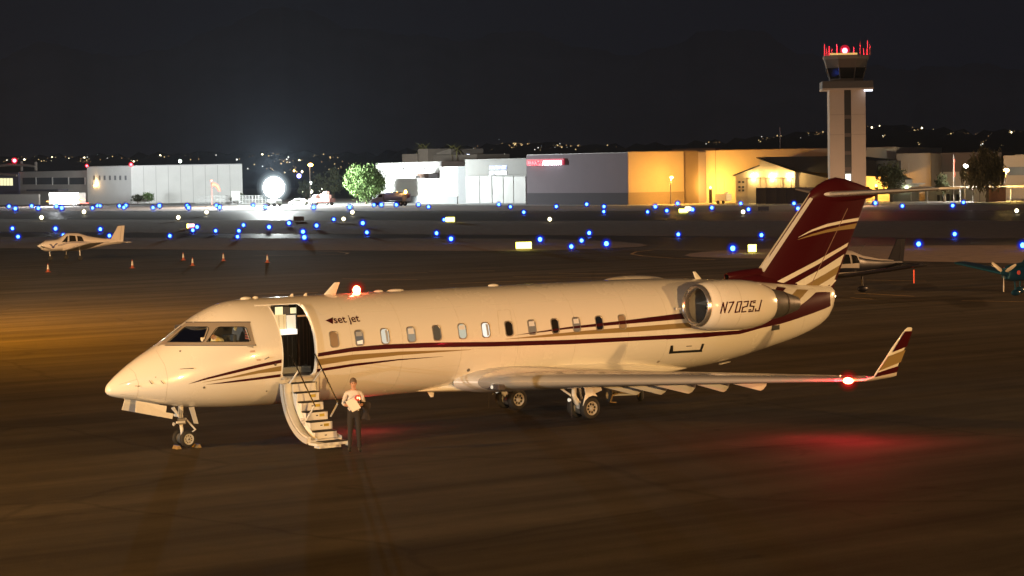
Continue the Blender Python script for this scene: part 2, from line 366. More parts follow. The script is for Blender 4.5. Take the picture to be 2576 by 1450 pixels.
fus = link('fuselage', me_f, WHITE, jet, smooth=30)
# --- livery on the port side
skin('stripe', c1, [(690, 855), (800, 815), (1000, 762), (1200, 712), (1366, 676)], [(692, 856), (800, 828), (1000, 782), (1200, 735), (1366, 701)], MAROON, fus)
skin('stripe', c1, [(790, 843), (1000, 802), (1200, 755), (1364, 723)], [(792, 844), (1000, 813), (1200, 778), (1362, 760)], GOLD, fus)
skin('stripe', c1, [(820, 858), (1000, 832), (1200, 805), (1360, 782)], [(822, 859), (1000, 845), (1200, 823), (1358, 803)], MAROON, fus)
skin('stripe', c3, [(66, 562), (300, 522), (500, 505), (800, 492), (1200, 488), (1700, 474), (2100, 455), (2576, 430)], [(68, 585), (300, 550), (500, 535), (800, 524), (1200, 518), (1700, 503), (2100, 482), (2576, 458)], MAROON, fus, 70)
skin('stripe', c3, [(68, 600), (300, 570), (600, 550), (1060, 537)], [(66, 642), (300, 605), (600, 574), (1062, 539)], GOLD, fus)
skin('stripe', c3, [(64, 664), (300, 628), (600, 598), (880, 581)], [(64, 682), (300, 645), (600, 606), (882, 582)], MAROON, fus)
skin('stripe', c3, [(1345, 445), (1500, 420), (1700, 390), (2050, 350), (2420, 303)], [(1347, 446), (1500, 428), (1700, 404), (2050, 374), (2440, 340)], MAROON, fus)
skin('stripe', c3, [(1280, 470), (1500, 446), (1800, 415), (2100, 392), (2480, 362)], [(1282, 471), (1500, 460), (1800, 440), (2100, 424), (2480, 397)], GOLD, fus)
skin('stripe', c6, [(5, 1028), (570, 985), (1100, 955), (1450, 838), (1700, 735), (1965, 610), (2100, 510), (2235, 385), (2440, 385)], [(5, 1090), (600, 1055), (1100, 1010), (1450, 912), (1700, 860), (1960, 778), (2200, 695), (2440, 600), (2448, 590)], MAROON, fus, 60, 8)
skin('stripe', c6, [(1800, 322), (1740, 400), (1620, 560)], [(1940, 342), (1865, 432), (1760, 560)], mat('white_stripe', (.80, .78, .73), .26, coat=.5), fus, 10, 4, .004)
skin('stripe', c6, [(1655, 305), (1600, 390), (1560, 440)], [(1785, 322), (1725, 400), (1700, 440)], MAROON, fus, 10, 4, .004)
skin('stripe', c6, [(1950, 345), (1870, 432), (1780, 560)], [(2120, 352), (2000, 485), (1960, 560)], GOLD, fus, 10, 4, .004)
# panel seams, ports and small marks
def seam(conv, pts, r=.004):
    q = [lift(SP(*conv(*along(pts, i/24))), .001) for i in range(25)]; return MB().tube(q, r, 5)
for conv, pts in ((c1, [(250, 730), (300, 770), (328, 850), (325, 920), (305, 975)]), (c1, [(455, 610), (520, 720), (542, 820), (530, 940), (515, 1003)]), (c1, [(190, 858), (320, 820)]), (c1, [(195, 928), (308, 942)]), (c3, [(1245, 440), (1230, 285), (1310, 280), (1335, 400)])):
    seam(conv, pts, .0022).build('panel_seam', SEAM, fus)
RSEAM = mat('skin_joint', (.50, .48, .44), .5)
for x in (6.1, 7.6, 9.4, 11.2, 13.1, 14.9, 16.3, 20.6, 22.1):
    zz = np.linspace(fzb(x)+.10, fzt(x)-.01, 40); MB().tube([lift((x, -half_w(x, z), z), -.0002) for z in zz], .0032, 4).build('skin_joint', RSEAM, fus, fix=False)
for z, x0, x1 in ((2.02, 5.3, 16.2), (3.12, 5.3, 16.2), (1.62, 5.3, 9.3)):
    MB().tube([lift((x, -half_w(x, z), z), -.0002) for x in np.linspace(x0, x1, 60)], .0026, 4).build('skin_joint', RSEAM, fus, fix=False)
def dot(conv, p, r, m, name='port'):
    q = SP(*conv(*p)); n_ = lift(q, 1)-q; MB().lathe(q, n_, [(-.01, r), (.006, r), (.006, r*.55), (.002, r*.5)], 14).build(name, m, fus, True)
for p, r in (((805, 881), .03), ((1258, 906), .022), ((453, 806), .012), ((1322, 713), .035)): dot(c1, p, r, STEEL)
dot(c3, (1045, 670), .05, STEEL); dot(c3, (2268, 616), .05, SEAM)
for a, b in (((630, 748), (725, 742)), ((1115, 586), (1158, 587)), ((1240, 677), (1272, 660)), ((305, 869), (335, 870)), ((407, 830), (425, 852)), ((490, 828), (508, 850))):
    p, q = lift(SP(*c1(*a)), .035), lift(SP(*c1(*b)), .03); s_ = SP(*c1(*b)); MB().tube([p, q, s_], [.006, .011, .014], 8).build('pitot_probe', STEEL, fus, True)
U = [(188, 1243), (200, 1190), (216, 1188), (214, 1213), (232, 1228), (384, 1218), (394, 1202), (400, 1178), (416, 1178), (402, 1230)]
skin('baggage_door_mark', c4, [(200, 1190), (188, 1243)], [(216, 1189), (216, 1241)], BLACK, fus, 4, 4)
skin('baggage_door_mark', c4, [(216, 1226), (400, 1215)], [(216, 1241), (402, 1230)], BLACK, fus, 12, 3)
skin('baggage_door_mark', c4, [(400, 1178), (388, 1216)], [(416, 1178), (403, 1215)], BLACK, fus, 4, 4)
skin('louvre', c6, [(1575, 885), (1690, 870)], [(1568, 960), (1690, 940)], DARK, fus, 4, 4)
for a, b in (((300, 1192), (335, 1190)),): skin('door_handle', c4, [a, b], [(a[0], a[1]+5), (b[0], b[1]+5)], DARK, fus, 4, 2)
skin('placard', c1, [(1140, 612), (1172, 610)], [(1138, 627), (1174, 625)], mat('placard', (.55, .40, .34), .5), fus, 3, 2)
skin('placard', c1, [(1185, 674), (1214, 671)], [(1185, 688), (1216, 686)], mat('placard', (.55, .40, .34), .5), fus, 3, 2)
# airline name with its arrow
tri = [lift(SP(*c3(*p)), .008) for p in ((122, 351), (171, 330), (171, 374))]; MB().add(tri, [(0, 2, 1)]).build('arrow_emblem', MAROON, fus, fix=False)
def wrap_text(body, p_left, p_right, hgt, bold, shear, m, name):
    a, b = SP(*c3(*p_left)), SP(*c3(*p_right)); o = text(name, body, m, fus, None, 1., 0, bold, shear); me = o.data
    co = np.array([v.co[:] for v in me.vertices]); x0_ = co[:, 0].min(); w = co[:, 0].max()-x0_; ln = b[0]-a[0]
    for v in me.vertices:
        q_ = (v.co.x-x0_)/w; x = a[0]+q_*ln; z = a[2]+(b[2]-a[2])*q_+v.co.y*hgt; v.co = lift((x, -half_w(x, z), z), .008)
wrap_text('set jet', (182, 369), (347, 357), .25, .014, 0, MAROON, 'airline_name')
# --- cabin windows
WC = [(180, 472), (342, 463), (508, 452), (677, 441), (842, 431), (1006, 420), (1157, 412), (1307, 403), (1455, 394), (1604, 386), (1742, 377), (1889, 368), (2037, 360)]
WK = ['shut', 'half', 'lit', 'dim', 'dusk', 'lit2', 'bright', 'dark', 'grey', 'dark', 'grey', 'navy', 'shut']
WM = {'shut': mat('closed_window_shade', (.30, .22, .15), .4), 'dusk': mat('pane_dusk', (.05, .045, .035), .1, emit=(.9, .75, .5), estr=.06), 'dim': mat('pane_dim', (.08, .075, .06), .1, emit=(1, .93, .72), estr=.24),
      'half': mat('pane_half', (.06, .05, .05), .1, emit=(.9, .92, .8), estr=.10), 'lit': mat('pane_lit', (.1, .1, .08), .1, emit=(1, .97, .80), estr=.62), 'lit2': mat('pane_lit_green', (.1, .1, .08), .1, emit=(.93, .95, .74), estr=.5),
      'bright': mat('pane_bright', (.1, .1, .08), .1, emit=(1, .98, .88), estr=.95), 'dark': PANEDARK, 'grey': mat('pane_grey', (.12, .105, .08), .12, emit=(1, .85, .6), estr=.10), 'navy': mat('pane_navy', (.012, .016, .03), .06)}
SHADE = mat('window_shade_lit', (.62, .58, .5), .5, emit=(1, .95, .8), estr=.12)  # cabin light put into the shade as emission
for i, (p, kd) in enumerate(zip(WC, WK)):
    c = SP(*c3(*p)); hw, hh = .135, .205
    def pt(dx, dz, o): x, z = c[0]+dx, c[2]+dz; return lift((x, -half_w(x, z), z), o)
    rings = []
    for s_, o in ((1.0, .001), (.99, .010), (.84, .010), (.80, .004)):
        rings.append([pt(x*s_ if s_ > .98 else x-math.copysign((1-s_)*hw, x), z*s_ if s_ > .98 else z-math.copysign((1-s_)*hw, z), o) for x, z in rrect(-hw, hw, -hh, hh, .085, 6)])
    fr = MB().loft(rings, False, False).build('cabin_window', mat('window_bezel', (.36, .34, .31), .35, .6), fus, True)
    base_ = rrect(-hw, hw, -hh, hh, .085, 6); inn_ = [(x-math.copysign(.2*hw, x), z-math.copysign(.2*hw, z)) for x, z in base_]
    MB().loft([[pt(x*q, z*q, .004) for x, z in inn_] for q in (1, .75, .5, .25, .02)], False, True).build('pane', WM[kd], fr, True, fix=False)
    def flap(nm, quad, m):
        vs, fs = [], []
        for a in range(7):
            for b in range(4):
                u, v = b/3, a/6; x = (quad[0][0]*(1-u)+quad[1][0]*u)*(1-v)+(quad[3][0]*(1-u)+quad[2][0]*u)*v; z = (quad[0][1]*(1-u)+quad[1][1]*u)*(1-v)+(quad[3][1]*(1-u)+quad[2][1]*u)*v; vs.append(pt(x, z, .0065))
        for a in range(6):
            for b in range(3): fs.append((a*4+b, a*4+b+1, a*4+b+5, a*4+b+4))
        MB().add(vs, fs).build(nm, m, fr, fix=False)
    if kd in ('half', 'dim', 'grey', 'lit2', 'bright', 'lit'):
        f = {'half': .35, 'dim': .45, 'grey': .4, 'lit2': .35, 'bright': .22, 'lit': .15}[kd]
        if kd in ('lit', 'bright'): q = ((hw*.18, -hh*.74), (hw*.62, -hh*.66), (hw*.62, hh*.70), (hw*.1, hh*.74))
        else: q = ((-hw*.68, hh*.72-2*hh*.72*f), (hw*.68, hh*.72-2*hh*.72*f), (hw*.60, hh*.74), (-hw*.60, hh*.74))
        flap('shade', q, SHADE if kd in ('dim', 'grey', 'lit2') else mat('curtain_grey_lit', (.28, .26, .22), .7, emit=(1, .9, .7), estr=.10))
    if kd == 'half': flap('seat_back', ((-hw*.58, -hh*.74), (hw*.58, -hh*.74), (hw*.66, -hh*.25), (-hw*.66, -hh*.38)), mat('cream_leather_lit', (.6, .56, .46), .5, emit=(1, .95, .75), estr=.45))  # curtain and seat back also carry cabin light as emission
# --- cockpit glazing
fr = MB()
for quad in ([(672, 411), (1135, 409), (1143, 441), (636, 441)], [(503, 552), (1171, 548), (1178, 571), (475, 572)], [(636, 441), (668, 441), (540, 552), (503, 552)], [(830, 441), (912, 441), (822, 549), (792, 552)], [(1104, 441), (1143, 441), (1171, 548), (1138, 548)]):
    g2 = grid_on(lambda x, y: lift(SP(x, y), .007), [c1(*quad[0]), c1(*quad[1])], [c1(*quad[3]), c1(*quad[2])], 14, 4); fr.add(g2.v, g2.f)
cf = fr.build('cockpit_window_frame', FRAME, fus, fix=False)
gk = MB()
for quad in ([(666, 403), (1140, 402), (1135, 409), (672, 411)], [(475, 572), (1178, 571), (1184, 578), (466, 579)], [(1140, 402), (1184, 578), (1178, 571), (1135, 409)]):
    q = quad if quad[0][0] != 1140 else [(1135, 409), (1141, 403), (1184, 577), (1178, 571)]
    g2 = grid_on(lambda x, y: lift(SP(x, y), .004), [c1(*q[0]), c1(*q[1])], [c1(*q[3]), c1(*q[2])], 12, 1); gk.add(g2.v, g2.f)
gk.build('window_gasket', mat('gasket', (.10, .10, .11), .5), cf, fix=False)
for pl in (paneA, paneB):
    q = [lift(SP(*c1(*p)), -.012) for p in pl]; MB().add(q, [tuple(range(len(q)))]).build('pane', glass('cockpit_glass'), cf, fix=False)
    MB().tube([lift(SP(*c1(*along(pl+[pl[0]], i/40))), .008) for i in range(41)], .009, 6).build('window_seal', BLACK, cf)
ws = [(c1(488, 560), c1(652, 428))]
q = [lift(SP(*c1(*p)), .01) for p in ((500, 545), (560, 497), (640, 436))]; MB().tube(q, .012, 6).build('windscreen_post', CHROME, cf, True)
# starboard glazing (dark from this side)
mb = MB(); mb.add([(x, half_w(x, z)+.004, z) for x, z in ((1.5, 2.42), (2.35, 2.62), (2.6, 2.98), (2.0, 2.86))]+[(x, half_w(x, z)+.004, z) for x, z in ((2.45, 2.62), (3.4, 2.55), (3.3, 2.92), (2.7, 2.98))], [(0, 1, 2, 3), (4, 5, 6, 7)]); mb.build('cockpit_window_far', PANEDARK, fus, fix=False)
# --- cockpit and galley interior (parts of the jet)
INT = mat('interior_trim', (.30, .28, .25), .6); NAVY = mat('cockpit_trim', (.05, .055, .07), .6)
MB().box(2.6, 6.6, -1.0, 1.0, 1.55, 1.62).build('cabin_floor', mat('carpet', (.12, .09, .07), .95), jet)
ip = MB().box(1.85, 2.05, -.70, .70, 1.75, 2.40).build('instrument_panel', NAVY, jet, bevel=.02)
for y in (-.5, -.17, .17, .5): MB().box(2.051, 2.058, y-.13, y+.13, 2.10, 2.34).build('screen', mat('screen', (.01, .01, .015), .2, emit=(.15, .25, .4), estr=.12), ip)
MB().box(1.66, 2.12, -.66, .66, 2.402, 2.43).build('glare_shield', mat('glareshield', (.02, .02, .02), .8), jet)
MB().box(2.35, 2.9, .25, .95, 2.2, 2.95).build('copilot_seat', NAVY, jet, bevel=.05)
ps = MB().box(2.98, 3.1, -.9, -.35, 2.0, 2.75).build('pilot_seat', NAVY, jet, bevel=.04)
bk = MB().prism([(3.55, q[1], q[2]) for q in fring(3.5, 48, .09)], (.06, 0, 0)).build('flight_deck_bulkhead', mat('bulkhead', (.16, .15, .15), .7), jet)
for i in range(5): MB().box(3.54, 3.549, -.72, -.50, 2.60+.062*i, 2.63+.062*i).build('breaker_row', mat('breaker_red', (.4, .08, .04), .5, emit=(1, .25, .12), estr=.45 if i != 1 else .1), bk)
MB().box(3.53, 3.549, -.92, -.76, 2.5, 2.95).build('door_post_panel', mat('post_panel', (.35, .36, .38), .5), bk)
MB().ball((3.3, -.45, 2.87), .05, 10, (1, .6, 1.3)).build('headset', mat('headset_cream', (.7, .68, .5), .5), jet, True)
for i, (x, y, a) in enumerate(((1.85, -.40, .3), (1.95, -.12, -.2))):
    mb = MB(); mb.box(-.14, .14, -.1, .1, 0, .012, Matrix.Translation((x, y, 2.445+.004*i)) @ Matrix.Rotation(a, 4, 'Z') @ Matrix.Rotation(R(-6), 4, 'Y')); mb.build('chart_sheet', mat('paper', (.75, .72, .62), .7), jet)
MB().box(2.2, 2.36, -.80, -.72, 2.58, 2.72).build('clipboard', mat('paper', (.75, .72, .62), .7), jet)
def yrect(name, x0, y0, x1, y1, Y, d, m, parent, bev=0):
    p, q = on(*c2(x0, y0), 1, Y), on(*c2(x1, y1), 1, Y); return MB().box(min(p[0], q[0]), max(p[0], q[0]), Y, Y+d, min(p[2], q[2]), max(p[2], q[2])).build(name, m, parent, bevel=bev)
gal = yrect('galley', 60, 195, 345, 745, .25, .5, mat('galley_black', (.012, .011, .010), .25, coat=.3), jet)
yrect('oven', 172, 215, 232, 272, .235, .013, mat('oven_lit', (.5, .46, .3), .4, emit=(1, .92, .55), estr=.8), gal)
yrect('oven', 290, 220, 336, 262, .235, .013, mat('oven_lit', (.5, .46, .3), .4, emit=(1, .92, .55), estr=.8), gal)
yrect('latch_strip', 236, 215, 284, 270, .238, .010, STEEL, gal)
yrect('splashback', 120, 278, 258, 398, .236, .012, mat('splashback', (.70, .62, .42), .3, emit=(1, .85, .5), estr=.18), gal)  # cabin light put into splashbacks, counter and rail as emission
yrect('splashback_mirror', 260, 278, 334, 398, .236, .012, mat('splash_white_lit', (.72, .70, .64), .2, emit=(1, .95, .8), estr=.4), gal)
for x in (150, 200, 238): yrect('rib', x, 282, x+5, 396, .230, .006, mat('brass', (.6, .35, .12), .3, .8), gal)
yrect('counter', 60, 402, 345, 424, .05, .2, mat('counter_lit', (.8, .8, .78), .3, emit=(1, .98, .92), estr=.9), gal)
for x in (235, 270, 305): yrect('drawer_edge', x, 440, x+3, 680, .244, .005, DARK, gal)
yrect('sill_reflection_plate', 60, 700, 450, 722, .0, .22, mat('sill_plate', (.75, .76, .72), .25, .6), gal)
cu = yrect('partition', 345, 190, 560, 745, .22, .05, mat('dark_walnut', (.035, .020, .012), .3, coat=.3), jet)
for x in (362, 392, 420, 440): yrect('pleat', x, 280, x+4, 690, .212, .007, mat('walnut_trim', (.10, .05, .025), .4), cu)
yrect('top_rail', 345, 278, 420, 286, .205, .012, mat('rail_orange_lit', (.7, .35, .15), .4, emit=(1, .5, .2), estr=.35), cu)
lamp('cabin_light', 'POINT', (4.75, -.55, 3.15), 7, (1, .86, .62), .06).parent = jet
lamp('cockpit_light', 'POINT', (2.45, -.25, 3.02), 2.2, (1, .80, .52), .05).parent = jet
# --- airstair door
OFFW = mat('stair_white', (.74, .74, .72), .35, var=.04)
st = MB(); ARC = []
yc, zc_, ra = -2.58, 1.50, 1.36
for i in range(19):
    q = R(-84*i/18); ARC.append((yc+ra*math.cos(q), zc_+ra*math.sin(q), math.cos(q), math.sin(q)))
def arcplate(x0, x1, r0, r1):
    m_ = MB(); m_.loft([[(x0, yc+r0*c, zc_+r0*s), (x1, yc+r0*c, zc_+r0*s), (x1, yc+r1*c, zc_+r1*s), (x0, yc+r1*c, zc_+r1*s)] for _, _, c, s in ARC]); return m_
stair = arcplate(4.10, 5.06, 1.30, 1.37).build('airstair_door', OFFW, jet, 35)
arcplate(4.085, 4.10, 1.25, 1.385).build('edge_seal', mat('seal_grey', (.5, .5, .5), .5), stair, 35); arcplate(5.06, 5.075, 1.25, 1.385).build('edge_seal', MT['seal_grey'], stair, 35)
arcplate(4.12, 4.20, 1.22, 1.299).build('rib', OFFW, stair, 35)
NS = 7; TREAD = mat('tread_black', (.015, .015, .016), .8)
for i in range(NS):
    z1 = 1.50-.222*i; y0 = -1.36-.2*i; h = .205
    sx0, sx1 = 4.36, 4.98
    sb = MB().box(sx0, sx1, y0, y0+.24, z1-h, z1-.018).build('step', OFFW, stair, bevel=.006)
    MB().box(sx0-.012, sx1+.012, y0-.012, y0+.24, z1-.017, z1+.006).build('tread', TREAD, sb)
    if i in (1, 2, 3, 4): MB().box(sx1-.24, sx1-.10, y0-.004, y0-.001, z1-.13, z1-.06).build('placard', mat('yellow_placard', (.55, .42, .05), .5), sb)
    if i in (4,): text('exit_lettering', 'EXIT', BLACK, sb, Matrix.Translation((sx1-.232, y0-.006, z1-.118)) @ Matrix.Rotation(R(90), 4, 'X'), .06, .001)
    if i > 1: MB().box((sx0+sx1)/2-.03, (sx0+sx1)/2+.03, y0-.004, y0-.001, z1-.11, z1-.085).build('latch', BLACK, sb)
# side cheek of the stairs
ck = MB(); ck.prism([(4.345, -1.37, 1.32), (4.345, -1.28, 1.12), (4.345, -1.72, .60), (4.345, -2.25, .22), (4.345, -2.5, .2), (4.345, -1.95, .62)], (.012, 0, 0)); ck.build('stringer', OFFW, stair)
for j in range(5): MB().box(4.338, 4.343, -1.95+.01*j, -1.78+.01*j, .52+.035*j, .532+.035*j).build('vent_slot', DARK, stair)
MB().box(4.12, 5.05, -2.86, -2.45, .10, .165).build('foot_platform', OFFW, stair, bevel=.01)
MB().box(4.36, 4.98, -2.84, -2.60, .167, .175).build('tread', TREAD, stair)
for x in (4.98,): 
    wh = MB().lathe((x+.03, -2.83, .075), (1, 0, 0), [(0, .02), (0, .07), (.04, .07), (.04, .02)], 16).build('foot_roller', RUBBER, stair, True)
    MB().box(x-.01, x+.03, -2.88, -2.76, .06, .16).build('bracket', OFFW, stair)
def rail(pts, sup):
    ra_ = MB().tube(pts, .017, 10).build('handrail', CHROME if 0 else mat('rail_dark', (.10, .09, .08), .25, .9), stair, True)
    for a, b in sup: MB().tube([a, b], .022, 8).build('rail_support', OFFW, ra_, True)
    return ra_
for (a, b, X) in (((295, 588), (483, 985), 4.33), ((480, 578), (664, 965), 5.02)):
    p = on(*c2(*a), 0, X); q = on(*c2(*b), 0, X)
    L1, L2, L3, L4 = ((350, 715), (283, 812), (470, 975), (418, 1088)) if X < 4.5 else ((545, 705), (468, 792), (657, 968), (604, 1064))
    m1, m2 = p+(q-p)*.31, p+(q-p)*.985; e1 = on(*c2(*L2), 0, X); e2 = on(*c2(*L4), 0, X-.03)
    rail([p+np.array((0, .05, -.02)), p, p+(q-p)*.5, q], [(m1, e1), (m2, e2)])
# door surround
mb = MB(); zz = np.linspace(DZ0+.05, DZ1-.02, 24)
mb.tube([(DX1+.025, -half_w(DX1, z)-.012, z) for z in zz], .028, 8); mb.tube([(DX0-.012, -half_w(DX0, z)-.004, z) for z in zz], .010, 8)
mb.tube([(x, -half_w(x, DZ1+.01)-.01, DZ1+.012) for x in np.linspace(DX0-.35, DX1, 12)], .018, 8)
dfm = mb.build('door_frame', OFFW, jet, True)
for x in (4.2, 4.62): MB().box(x, x+.09, -half_w(x, 3.42)-.03, -half_w(x, 3.42)+.12, 3.36, 3.43).build('hinge', DARK, dfm)
MB().box(DX0, DX1, -1.36, -1.05, 1.60, 1.655).build('door_sill', mat('sill_metal', (.6, .6, .58), .3, .7), jet)
# --- wings
def foil(t, n=18, camber=.012):
    up, lo = [], []
    for i in range(n+1):
        x = (1-math.cos(math.pi*i/n))/2; y = 5*t*(.2969*math.sqrt(x)-.126*x-.3516*x*x+.2843*x**3-.1015*x**4); c = camber*4*x*(1-x)
        up.append((x, c+y)); lo.append((x, c-y))
    return up[::-1]+lo[1:-1]          # TE upper -> LE -> TE lower
def wsec(y, xl, ch, zl, t, inc, sel=None, grow=0.):
    r = []
    for i, (x, z) in enumerate(foil(t)):
        if sel is not None and i not in sel: continue
        gx = (x-.5*t*2)*0; nrm = grow
        px, pz = x*ch, z*ch
        if grow:
            d = math.hypot(px-.05*ch, pz) or 1; px += (px-.05*ch)/d*grow; pz += pz/d*grow
        r.append((xl+px*math.cos(inc)+pz*math.sin(inc), y, zl+pz*math.cos(inc)-px*math.sin(inc)))
    return r
def wing_at(ay):
    """leading edge x, chord, leading edge z, thickness, incidence at distance ay from the centreline"""
    xl = 9.78+(ay-1.5)*.6005; zl = 1.17+(ay-1.5)*.0315
    te = np.interp(ay, [1.0, 4.3, 10.0], [14.55, 14.72, 16.0]); ch = te-xl
    return xl, ch, zl, np.interp(ay, [1, 4.3, 10], [.135, .115, .10]), R(np.interp(ay, [1, 10], [2.2, -.5]))
YS = [0.9, 1.5, 2.4, 3.4, 4.3, 5.5, 7.0, 8.5, 9.6, 10.0]
for sgn in (-1, 1):
    def sec(ay, sel=None, grow=0.): xl, ch, zl, t, inc = wing_at(ay); return wsec(sgn*ay, xl, ch, zl, t, inc, sel, grow)
    wg = MB().loft([sec(y) for y in YS]).build('wing', mat('wing_paint', (.60, .58, .55), .33, coat=.3, var=.04), jet, 50)
    n_ = len(foil(.1)); le = list(range(12, 25)); 
    MB().loft([sec(y, le, .006) for y in YS[1:-1]], False, False, False).build('leading_edge', EDGE, wg, True, fix=False)
    # landing light set in the wing root
    if sgn < 0:
        xl, ch, zl, t, inc = wing_at(1.9)
        MB().box(xl-.02, xl+.18, -2.12, -1.62, zl-.20, zl-.05).build('landing_light_housing', DARK, wg, bevel=.02)
        MB().lathe((xl-.045, -1.86, zl-.125), (-1, 0, 0), [(0, .05), (.02, .045), (.028, .0)], 14).build('landing_light', mat('lens', (.5, .5, .45), .1, emit=(1, .95, .8), estr=.5), wg, True)
    for y, aft, drop in ((2.05, .30, .80), (2.95, .38, .80), (3.95, .45, .76), (5.05, .45, .70), (6.2, .45, .64)):
        xl, ch, zl, t, inc = wing_at(y); te = xl+ch; zt = zl-ch*math.sin(inc)
        L_ = 2.3 if y < 4.5 else 1.9; rings = []
        for i in range(21):
            s_ = i/20; x = te+aft-L_*(1-s_); hgt = (max(.03, s_/.84) if s_ < .84 else math.sqrt(max(0, 1-((s_-.84)/.16)**2)))*drop*.66+.012; wdt = (math.sin(math.pi*s_)**.6)*.075+.008
            zc2 = zt+.03-hgt*.5
            rings.append([(x, sgn*y+wdt*math.cos(q*math.pi/5), zc2+hgt*.5*math.sin(q*math.pi/5)) for q in range(10)])
        MB().loft(rings).build('flap_track_fairing', mat('fairing_grey', (.72, .71, .70), .4), wg, True)
    # winglet
    xl, ch, zl, t, inc = wing_at(10.0)
    def wlp(px, py):          # plane of the canted winglet
        d = ray(px, py); p0 = np.array((15.5, -10.62, 1.92)); n3 = np.array((0, -1.0, -.42)); n3 /= np.linalg.norm(n3)
        return CAM+d*(np.dot(p0-CAM, n3)/np.dot(d, n3))
    n3 = np.array((0, -1.0, -.42))/math.hypot(1, .42); rings = []
    for k_, (dy, s_) in enumerate(((0, 0.), (.22, .12))):
        a, b = wlp(*cw(1010, 1140)), wlp(*cw(1480, 1092)); w0 = np.array((xl, -10., zl)); w1 = np.array((xl+ch, -10., zl))
        p, q = (w0, w1) if k_ == 0 else (w0+(a-w0)*.55+np.array((0, 0, -.025)), w1+(b-w1)*.55+np.array((0, 0, -.025)))
        nk = np.array((0, 0, 1.)) if k_ == 0 else np.array((0, .35, .94)); c = np.linalg.norm(q-p); rings.append([p+(q-p)*u+nk*v*c for u, v in foil(.10)])
    for pa, pb in (((1030, 1110), (1480, 1088)), ((1090, 1005), (1505, 905)), ((1190, 860), (1560, 755)), ((1390, 545), (1680, 440)), ((1628, 214), (1786, 182)), ((1690, 156), (1765, 151))):
        p, q = wlp(*cw(*pa)), wlp(*cw(*pb)); c = np.linalg.norm(q-p); rings.append([p+(q-p)*u-n3*v*c*.8 for u, v in foil(.09, camber=0)])
    if sgn > 0: rings = [[(p[0], -p[1], p[2]) for p in r] for r in rings]
    wnl = MB().loft(rings).build('winglet', WHITE, jet, 50)
    if sgn < 0:
        wlq = wlp
        def wlp2(px, py): return wlq(px, py)+n3*.042
        def wst(top, bot, m): grid_on(wlp2, [cw(*p) for p in top], [cw(*p) for p in bot], 6, 3).build('stripe', m, wnl, fix=False)
        wst([(1625, 215), (1765, 210)], [(1375, 625), (1655, 512)], MAROON)
        wst([(1300, 705), (1632, 575)], [(1105, 992), (1538, 812)], GOLD)
        wst([(1095, 1018), (1510, 885)], [(1035, 1108), (1460, 1012)], MAROON)
        nl = MB().ball((14.79, -9.93, 1.43), .095, 14, (1.0, 1.6, .8)).build('navigation_light', glow('nav_red', (1, .10, .04), 160), wg, True)
        [MB().ball((14.79, -9.93, 1.43), r_, 16).build('lens_halo', halo('nav_halo_%d' % k_, (1, .02, .02), e_, c_), nl, True) for k_, (r_, e_, c_) in enumerate(((.15, .8, .6), (.21, .35, .8), (.27, .2, .9)))]  # see-through red shells stand in for the lamp's glare
        lamp('navigation_lamp', 'POINT', (14.62, -10.02, 1.43), 390, (1, .012, .04), .06).parent = jet
        MB().ball((14.9, -9.55, 1.52), .018, 8).build('strobe', mat('strobe', (.8, .7, .4), .2, emit=(1, .7, .3), estr=2), wg, True)
# wing-body fairing
rings = []
for i, x in enumerate(np.linspace(8.3, 17.9, 34)):
    s_ = (x-8.3)/9.6; e = math.sin(math.pi*min(1, max(0, s_)))**1.0 if 0 < s_ < 1 else 0
    top = .96+.56*e*np.interp(s_, [0, .35, .8, 1], [.75, .95, 1.0, .9]); bot = .96-.22*e**.7; w = .30+1.02*e**.8; r = []
    for j in range(36):
        q = 2*math.pi*j/36; c, sn = math.cos(q), math.sin(q); p = 2/2.6
        r.append((x, w*math.copysign(abs(c)**p, c), (top+bot)/2+(top-bot)/2*math.copysign(abs(sn)**p, sn)))
    rings.append(r)
MB().loft(rings).build('belly_fairing', WHITE, jet, 50)
